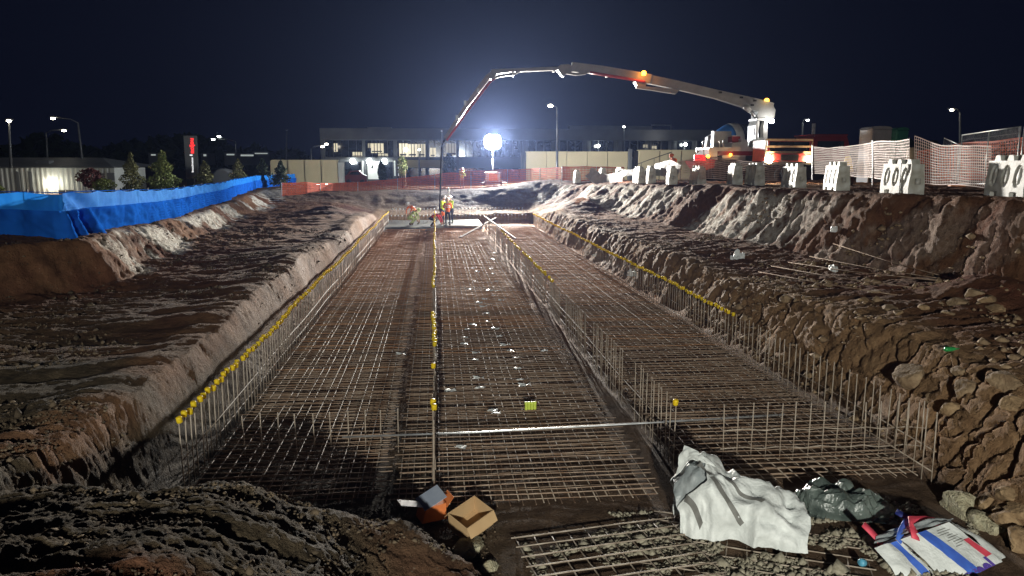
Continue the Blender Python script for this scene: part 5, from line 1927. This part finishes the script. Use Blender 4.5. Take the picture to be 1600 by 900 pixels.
# cream boundary walls
def wall_thing(label, x0, y0, x1, y1, Y, panels, Y2=None):
    Y2 = Y2 or Y
    c = at((x0 + x1) / 2, y1, Y)
    t = thing('boundary_wall', label, 'wall', (c.x, Y, 1.0))
    for i in range(panels):
        a, b = x0 + (x1 - x0) * i / panels, x0 + (x1 - x0) * (i + 1) / panels
        B(t, 'panel', 'cream_wall', a + 0.12, y0, b - 0.12, y1, Y, 0.3)
    B(t, 'coping', 'cream_wall', x0 - 0.5, y0 - 1.2, x1 + 0.5, y0 - 0.05, Y - 0.08, 0.46)
    return t


wall_thing('cream panelled wall near the red tree, behind the blue fence end', 424, 251, 528, 290, 92, 4)
B(bpy.data.objects['boundary_wall'], 'corner_post', 'shed_metal', 528.2, 254, 537, 290, 92, 0.6)
wall_thing('long cream panelled wall behind the light balloon and white barriers', 822, 238, 981, 284, 84, 5)
wall_thing('cream wall beside the pump truck with a thin stair rail before it', 997, 235.5, 1098, 284, 82, 3)
t = thing('gate_post', 'dark double gate post between the two long cream walls', 'post', at(989, 284, 83))
B(t, 'post', 'grey_clad', 982, 233, 988, 286, 83, 0.5)
B(t, 'post', 'steel_dark', 990, 235, 996, 286, 83, 0.4)
t = thing('gate_post', 'pale post pair at the dark end of the long cream wall', 'post', at(818, 290, 85))
B(t, 'post', 'light_clad', 814, 240, 816, 290, 85, 0.3)
B(t, 'post', 'light_clad', 818, 240, 820.5, 290, 85, 0.3)
t = thing('stair_rail', 'thin dark rail rising along the cream wall by the pump truck', 'rail', at(1000, 262, 80))
rod('rail', 'steel_dark', [(994, 257), (1022, 247), (1050, 237.5)], [80, 80, 80], 0.04, t)
for x, y in ((1002, 254), (1022, 247), (1044, 239.5)):
    rod('rail_post', 'steel_dark', [(x, y), (x, 262)], [80, 80], 0.03, t)
t = thing('utility_pole', 'dark slender pole in front of the long cream wall', 'pole', at(870.5, 288, 76))
rod('pole', 'steel_dark', [(870.5, 290), (870.5, 235)], [76, 76], 0.13, t)
rod('pole', 'steel_dark', [(870.5, 236), (870.5, 168)], [76, 76], 0.07, t)
rod('crossarm', 'steel_dark', [(870.5, 168), (862, 164)], [76, 76], 0.05, t)
MB().lathe([(0.1, -0.1), (0.24, 0), (0.22, 0.12), (0.05, 0.18)], 12, 0, at(860, 166, 76)).build('lamp_lens', 'street_lens', t, True, True)

# shed beyond the blue fence
YS = 78.0
sh = thing('metal_shed', 'low pale corrugated shed with a bright wall lamp behind the blue fence', 'shed', at(80, 300, YS))
b = MB()
n = 120
xa, xb = at(-60, 300, YS).x, at(176, 300, YS).x
za, zt = 1.0, at(100, 262, YS).z
pts = [(xa + (xb - xa) * i / n, YS + (0.05 if (i // 2) % 2 else 0.0)) for i in range(n + 1)]
b.add([(x, y, za) for x, y in pts] + [(x, y, zt) for x, y in pts], [(i, i + 1, n + 2 + i, n + 1 + i) for i in range(n)])
b.build('wall', 'shed_metal', sh, False, True)
B(sh, 'end_wall', 'shed_metal', 176, 262, 178, 306, YS + 0.02, 8)
B(sh, 'gutter', 'light_clad', -60, 260.6, 178, 262.6, YS - 0.15, 0.25)
q0, q1 = at(-60, 261, YS), at(178, 261, YS)
zr = at(60, 246, YS + 6).z
b = MB().add([(q0.x, YS - .2, q0.z), (q1.x, YS - .2, q1.z), (q1.x - 4, YS + 7, zr), (q0.x, YS + 7, zr)], [(0, 1, 2, 3)])
b.add([(q1.x, YS - .2, q1.z), (q1.x, YS + 14, q1.z), (q1.x - 4, YS + 7, zr)], [(0, 1, 2)])
b.build('roof', 'shed_roof', sh, False, True)
B(sh, 'roof_vent', 'light_clad', 55, 251, 76, 258, YS + 2, 1.0)
for x in (28, 48):
    B(sh, 'door_edge', 'grey_clad', x, 268, x + 1, 304, YS - 0.05, 0.04)
B(sh, 'doorway', 'steel_dark', 92, 297, 116, 306, YS - 0.06, 0.05)
B(sh, 'meter_box', 'grey_clad', 168, 270, 178, 282, YS - 0.2, 0.15)
MB().lathe([(0.12, -0.06), (0.40, -0.03), (0.40, 0.05), (0.2, 0.1)], 14, 0, at(78, 287, YS - 0.12), 'y').build('wall_lamp', 'street_lens', sh, True, True)
lamp('wall_light', 'POINT', at(78, 286, YS - 1.0), 110, (1.0, 0.97, 0.80), 0.3, parent=sh)
rod('downpipe', 'white_paint', [(116, 302), (116, 284)], [YS - 0.3] * 2, 0.06, sh)

# dark round tank, parked things by the office
t = thing('parked_car', 'dark red car parked by the entrance lamps of the office', 'car', at(555, 284, 104))
px_prism('body', 'red_paint', [(538, 284), (537, 276), (542, 273), (547, 267), (560, 266), (566, 272), (573, 275), (573, 284)], 104, 1.8, t)
px_prism('side_window', 'dark_glass', [(545, 273), (549, 268.5), (559, 268), (563, 273)], 103.95, 0.04, t)
for x in (545, 566):
    MB().lathe([(0.18, -0.1), (0.33, -0.08), (0.33, 0.08), (0.18, 0.1)], 14, 0, at(x, 284, 104), 'y').build('wheel', 'rubber', t, True, True)
for x in (497, 510):
    tt = thing('ground_light', 'small bright ground lamp before the cream wall, ' + ('nearer the conifers' if x < 500 else 'nearer the parked car'), 'lamp', at(x, 288, 88), 0, 'ground lamps before the cream wall')
    MB().lathe([(0.05, -0.3), (0.05, -0.05), (0.16, 0), (0.12, 0.14)], 10).build('lamp_body', 'street_lens_white', tt, True)
t = thing('culvert_pipe', 'pale concrete pipe section lying among the conifers by the sign', 'pipe', at(347, 294, 80))
MB().lathe([(0.85, 0), (1.05, 0.0), (1.05, 2.2), (0.85, 2.2)], 24, 0, (0, 0, 0.95), 'y').build('pipe_ring', 'light_clad', t, True)

# pylon sign with red and white lettering
YG = 104.0
sg = thing('pylon_sign', 'tall dark pylon sign with vertical red and white lit lettering', 'sign', at(299, 290, YG))
px_prism('sign_slab', 'sign_grey', [(286.5, 212), (305.5, 212), (308.5, 279), (291, 279)], YG, 0.7, sg)
B(sg, 'plinth', 'light_clad', 292, 279.3, 303, 292, YG + 0.1, 0.5)
for body, mtl, x, y0, y1, wpx in (('noijou', 'sign_red', 300.5, 239.5, 216, 9), ('business', 'sign_white', 300.5, 269, 246, 3.2)):
    me = text_mesh(body, 1.0, 0.02)
    xs = [v.co.x for v in me.vertices]
    zs = [v.co.y for v in me.vertices]
    x0_, x1_, z0_, z1_ = min(xs), max(xs), min(zs), max(zs)
    for v in me.vertices:
        f, g_ = (v.co.x - x0_) / (x1_ - x0_), (v.co.y - z0_) / (z1_ - z0_)
        v.co = at(x + (0.5 - g_) * wpx + (f - .5) * -1.0, y0 + (y1 - y0) * f, YG - 0.03) - sg.location
    set_mat(me, mtl)
    obj_from('lettering', me, sg)
B(sg, 'badge', 'sign_white', 296.5, 241.5, 300.5, 243.3, YG - 0.04, 0.03)


# ================================================================== STREET LIGHTS
def street_light(label, lens, base, Y, arm=None, col='street_lens', size=0.3, second=None):
    b0 = at(base[0], base[1], Y)
    t = thing('street_light', label, 'street light', (b0.x, Y, b0.z))
    top = at(*(arm or lens), Y)
    MB().tube([b0, b0.lerp(top, 0.5), top], [0.13, 0.10, 0.075], 8).build('pole', 'pole_grey', t, True, True)
    size *= 0.62
    hd = at(lens[0], lens[1], Y)
    if arm:
        MB().tube([top, top.lerp(hd, 0.3) + Vector((0, 0, 0.25)), hd + Vector((0, 0, 0.15))], 0.055, 6).build('arm', 'pole_grey', t, True, True)
    MB().box((hd.x - size * 1.3, Y - 0.12, hd.z + 0.08), (hd.x + size * 1.3, Y + 0.3, hd.z + 0.2)).build('lamp_head', 'pole_grey', t, False, True)
    MB().lathe([(size * .4, -size * .5), (size * .95, -size * .2), (size, 0.0), (size * .7, 0.075)], 12, 0, hd).build('lamp_lens', col, t, True, True)
    if second:
        h2 = at(second[0], second[1], Y)
        MB().tube([top, h2], 0.05, 6).build('arm', 'pole_grey', t, True, True)
        MB().lathe([(size * .4, -size * .5), (size * .95, -size * .2), (size, 0.0), (size * .7, 0.075)], 12, 0, h2).build('lamp_lens', col, t, True, True)
    return t


street_light('street lamp with short pole above the shed roof, at the picture edge', (14, 189), (17, 262), 72, None, 'street_lens', 0.32)
street_light('street lamp with long curved arm over the shed', (83, 185), (130, 264), 84, (122, 192), 'street_lens', 0.36)
street_light('shorter street lamp standing between two taller ones above the shed', (100, 204), (75, 262), 98, (72, 208), 'street_lens', 0.38)
street_light('twin-headed street lamp beside the pylon sign', (333, 218), (370, 262), 138, (368, 221), 'street_lens_white', 0.48, (342, 213))
street_light('twin-headed street lamp at the end of the office block', (504, 229), (486, 258), 112, (486, 232), 'street_lens', 0.42, (510, 225))
street_light('lamp on a short pole above the office roof band', (975, 198), (976, 262), 100, None, 'street_lens_white', 0.28)
street_light('small post lamp in front of the office windows', (655, 234), (655, 290), 98, None, 'street_lens_white', 0.26)
street_light('street lamp above the red cab of the pump truck', (1262, 188), (1254, 262), 74, (1254, 192), 'street_lens_white', 0.24)
street_light('lone street lamp high above the steel fence panels', (1487, 172), (1500, 262), 70, (1500, 176), 'street_lens', 0.30)
street_light('street lamp above the site near the far net, dim head', (690, 205), (690, 290), 84, None, 'galv', 0.16)
street_light('bare lamp pole behind the cream wall near the conifers', (448, 204), (447, 258), 120, None, 'galv', 0.2)

# ================================================================== TREES
def tree_mesh(shape, h, r, n, seed, leaf):
    g = np.random.default_rng(seed)
    vs, fs = [], []
    k = 0
    while k < n:
        t_ = g.uniform(0.0, 1.0)
        if shape == 'cone':
            rr_ = r * (1 - t_) ** 0.8 * (0.80 + 0.22 * math.sin(t_ * 19 + seed)) + 0.04
            z = h * (0.12 + 0.88 * t_)
        elif shape == 'ball':
            rr_ = r * math.sqrt(max(0.02, 1 - (2 * t_ - 1) ** 2))
            z = h * (0.42 + 0.58 * t_)
        else:
            rr_ = r * max(0.15, math.sin(math.pi * min(1, t_ * 0.92 + 0.1))) ** 0.6
            z = h * (0.08 + 0.92 * t_)
        a = g.uniform(0, 6.283)
        lump = 0.78 + 0.30 * sfbm(a * 1.3 + seed, z * 1.6, 1, seed)
        q = rr_ * lump * math.sqrt(g.uniform(0.15, 1.0))
        c = Vector((q * math.cos(a), q * math.sin(a), z + g.uniform(-.05, .05)))
        s = leaf * g.uniform(0.6, 1.3)
        u = Vector(g.normal(0, 1, 3)).normalized()
        v = u.cross(Vector(g.normal(0, 1, 3))).normalized()
        b = len(vs)
        vs += [c - u * s, c + v * s * 0.5, c + u * s, c - v * s * 0.5]
        fs.append((b, b + 1, b + 2, b + 3))
        k += 1
    return vs, fs


def tree(label, x, yt, yb, Y, wpx, shape, leaf_mat, seed, name='conifer_tree', n=1500, leaf=0.13):
    p = at(x, yb, Y)
    z0 = min(p.z, hz(p.x, Y))
    h = at(x, yt, Y).z - z0
    r = wpx * Y / 1155 / 2 * 1.25
    t = thing(name, label, 'tree', (p.x, Y, z0))
    vs, fs = tree_mesh(shape, h, r, n, seed, leaf)
    MB().add(vs, fs).build('crown', leaf_mat, t)
    MB().tube([(0, 0, -0.1), (0.03, 0, h * 0.4), (0, 0.02, h * 0.85)], [0.09, 0.06, 0.02], 7).build('trunk', 'bark', t, True)
    g = random.Random(seed)
    for k in range(6):
        a, z = g.uniform(0, 6.28), h * g.uniform(0.3, 0.7)
        MB().tube([(0, 0, z), (r * .5 * math.cos(a), r * .5 * math.sin(a), z + 0.2)], [0.03, 0.012], 5).build('limb', 'bark', t)
    return t


tree('tall narrow dark olive conifer behind the blue fence', 209, 239, 306, 66, 44, 'cone', 'leaf_olive', 1)
tree('broad light green conifer with a pointed top behind the blue fence', 258, 237, 304, 62, 62, 'cone', 'leaf_green', 2, n=2000)
tree('small dark red leafy tree against the shed', 145, 264, 308, 64, 40, 'ball', 'leaf_red', 3, 'small_tree', 1000)
tree('low pale green shrub beside the dark red tree', 162, 280, 306, 60, 30, 'ball', 'leaf_green', 4, 'shrub', 700, 0.1)
tree('olive conifer beside the pylon sign', 322, 253, 300, 68, 42, 'cone', 'leaf_olive', 5)
tree('dim brownish conifer behind the concrete pipe', 374, 249, 296, 70, 40, 'cone', 'leaf_olive', 6)
tree('dim dark conifer beside the cream wall end', 412, 248, 292, 74, 36, 'cone', 'leaf_dark', 7)
tree('short dark conifer in front of the cream panelled wall', 440, 252, 290, 72, 34, 'cone', 'leaf_dark', 8)
tree('dark columnar cypress beside the office entrance', 597, 252, 284, 100, 13, 'oval', 'leaf_dark', 9, n=900, leaf=0.16)
t = tree('young street tree with light green crown tied to pale stakes', 629, 244, 297, 70, 15, 'ball', 'leaf_green', 10, 'street_tree', 800, 0.1)
for dx in (-0.28, -0.1, 0.12, 0.3):
    MB().tube([(dx, -0.05, -0.1), (dx, 0, 1.9)], 0.03, 6).build('stake', 'timber', t)
tree('dark shrub below the tip of the pump arm', 702, 240, 272, 96, 24, 'oval', 'leaf_dark', 11, 'shrub', 900, 0.15)
tree('dark green sapling at the picture edge before the shed', 1, 290, 312, 50, 16, 'ball', 'leaf_green', 12, 'shrub', 300, 0.08)

# far wood that reads as one dark mass, and low hills
g = np.random.default_rng(77)
b = MB()
vs, fs = [], []
for k in range(9000):
    px_ = g.uniform(-150, 1750)
    top = 222 + 16 * sfbm(px_ * 0.018, 0.0, 1, 9) + 9 * sfbm(px_ * 0.07, 3.0, 1, 10)
    top += 22 * float(ss(400, 560, px_)) - 6 * float(ss(1150, 1300, px_))
    py = g.uniform(min(top, 256), 262)
    Yt = 185 + g.uniform(-12, 12)
    c = at(px_, py, Yt)
    s = g.uniform(0.8, 2.0)
    u = Vector(g.normal(0, 1, 3)).normalized()
    v = u.cross(Vector(g.normal(0, 1, 3))).normalized()
    q = len(vs)
    vs += [c - u * s, c + v * s * .6, c + u * s, c - v * s * .6]
    fs.append((q, q + 1, q + 2, q + 3))
tag(b.add(vs, fs).build('treeline', 'leaf_dark'), 'dark far wood along the horizon', 'trees', kind='stuff')
hb = MB()
n = 120
hill = []
for i in range(n + 1):
    a = R(-75 + 150 * i / n) + YAW
    r = 620
    z = 13 + 6 * float(fbm(np.array([i * 0.09]), np.array([0.0]), octv=3, seed=5)[0])
    hill.append((r * math.sin(a), r * math.cos(a), z))
hb.add([(x, y, -5) for x, y, z in hill] + hill + [(x * 1.3, y * 1.3, -5) for x, y, z in hill], [(i, i + 1, n + 2 + i, n + 1 + i) for i in range(n)] + [(n + 1 + i, n + 2 + i, 2 * n + 3 + i, 2 * n + 2 + i) for i in range(n)])
tag(hb.build('hills', 'hill', None, True), kind='structure')
# lit low buildings far off
for k, (x0, x1, y0, y1) in enumerate([(354, 366, 240.5, 242.5), (376, 396, 241.5, 244), (398, 418, 239, 240.5), (318, 322, 241, 244), (236, 243, 241, 243)]):
    t = thing('distant_building', ['low far building with a short lit window strip', 'low far building with a long lit strip beside the conifers', 'low far building with a pale lit roof edge', 'tiny far building with one lit window behind the pylon sign', 'tiny far lit building above the conifers'][k], 'building', at((x0 + x1) / 2, 256, 170))
    B(t, 'wall', 'grey_clad', x0 - 3, y0 - 2, x1 + 3, 258, 170, 5)
    B(t, 'lit_strip', 'door_white', x0, y0, x1, y1, 169.9, 0.08)

# ================================================================== AIR
hz_b = MB().box((-330, -60, -1.8), (330, 235, 24)).build('haze', [])
hz_b['kind'] = 'stuff'
tag(hz_b, 'thin damp night haze over the whole site', 'haze')
hm = bpy.data.materials.new('haze')
hm.use_nodes = True
nt = hm.node_tree
nt.nodes.clear()
o_ = nt.nodes.new('ShaderNodeOutputMaterial')
pv = nt.nodes.new('ShaderNodeVolumePrincipled')
pv.inputs['Color'].default_value = (0.36, 0.50, 1.0, 1)
pv.inputs['Density'].default_value = 0.00013
pv.inputs['Anisotropy'].default_value = 0.72
nt.links.new(pv.outputs[0], o_.inputs['Volume'])
hz_b.data.materials.append(hm)
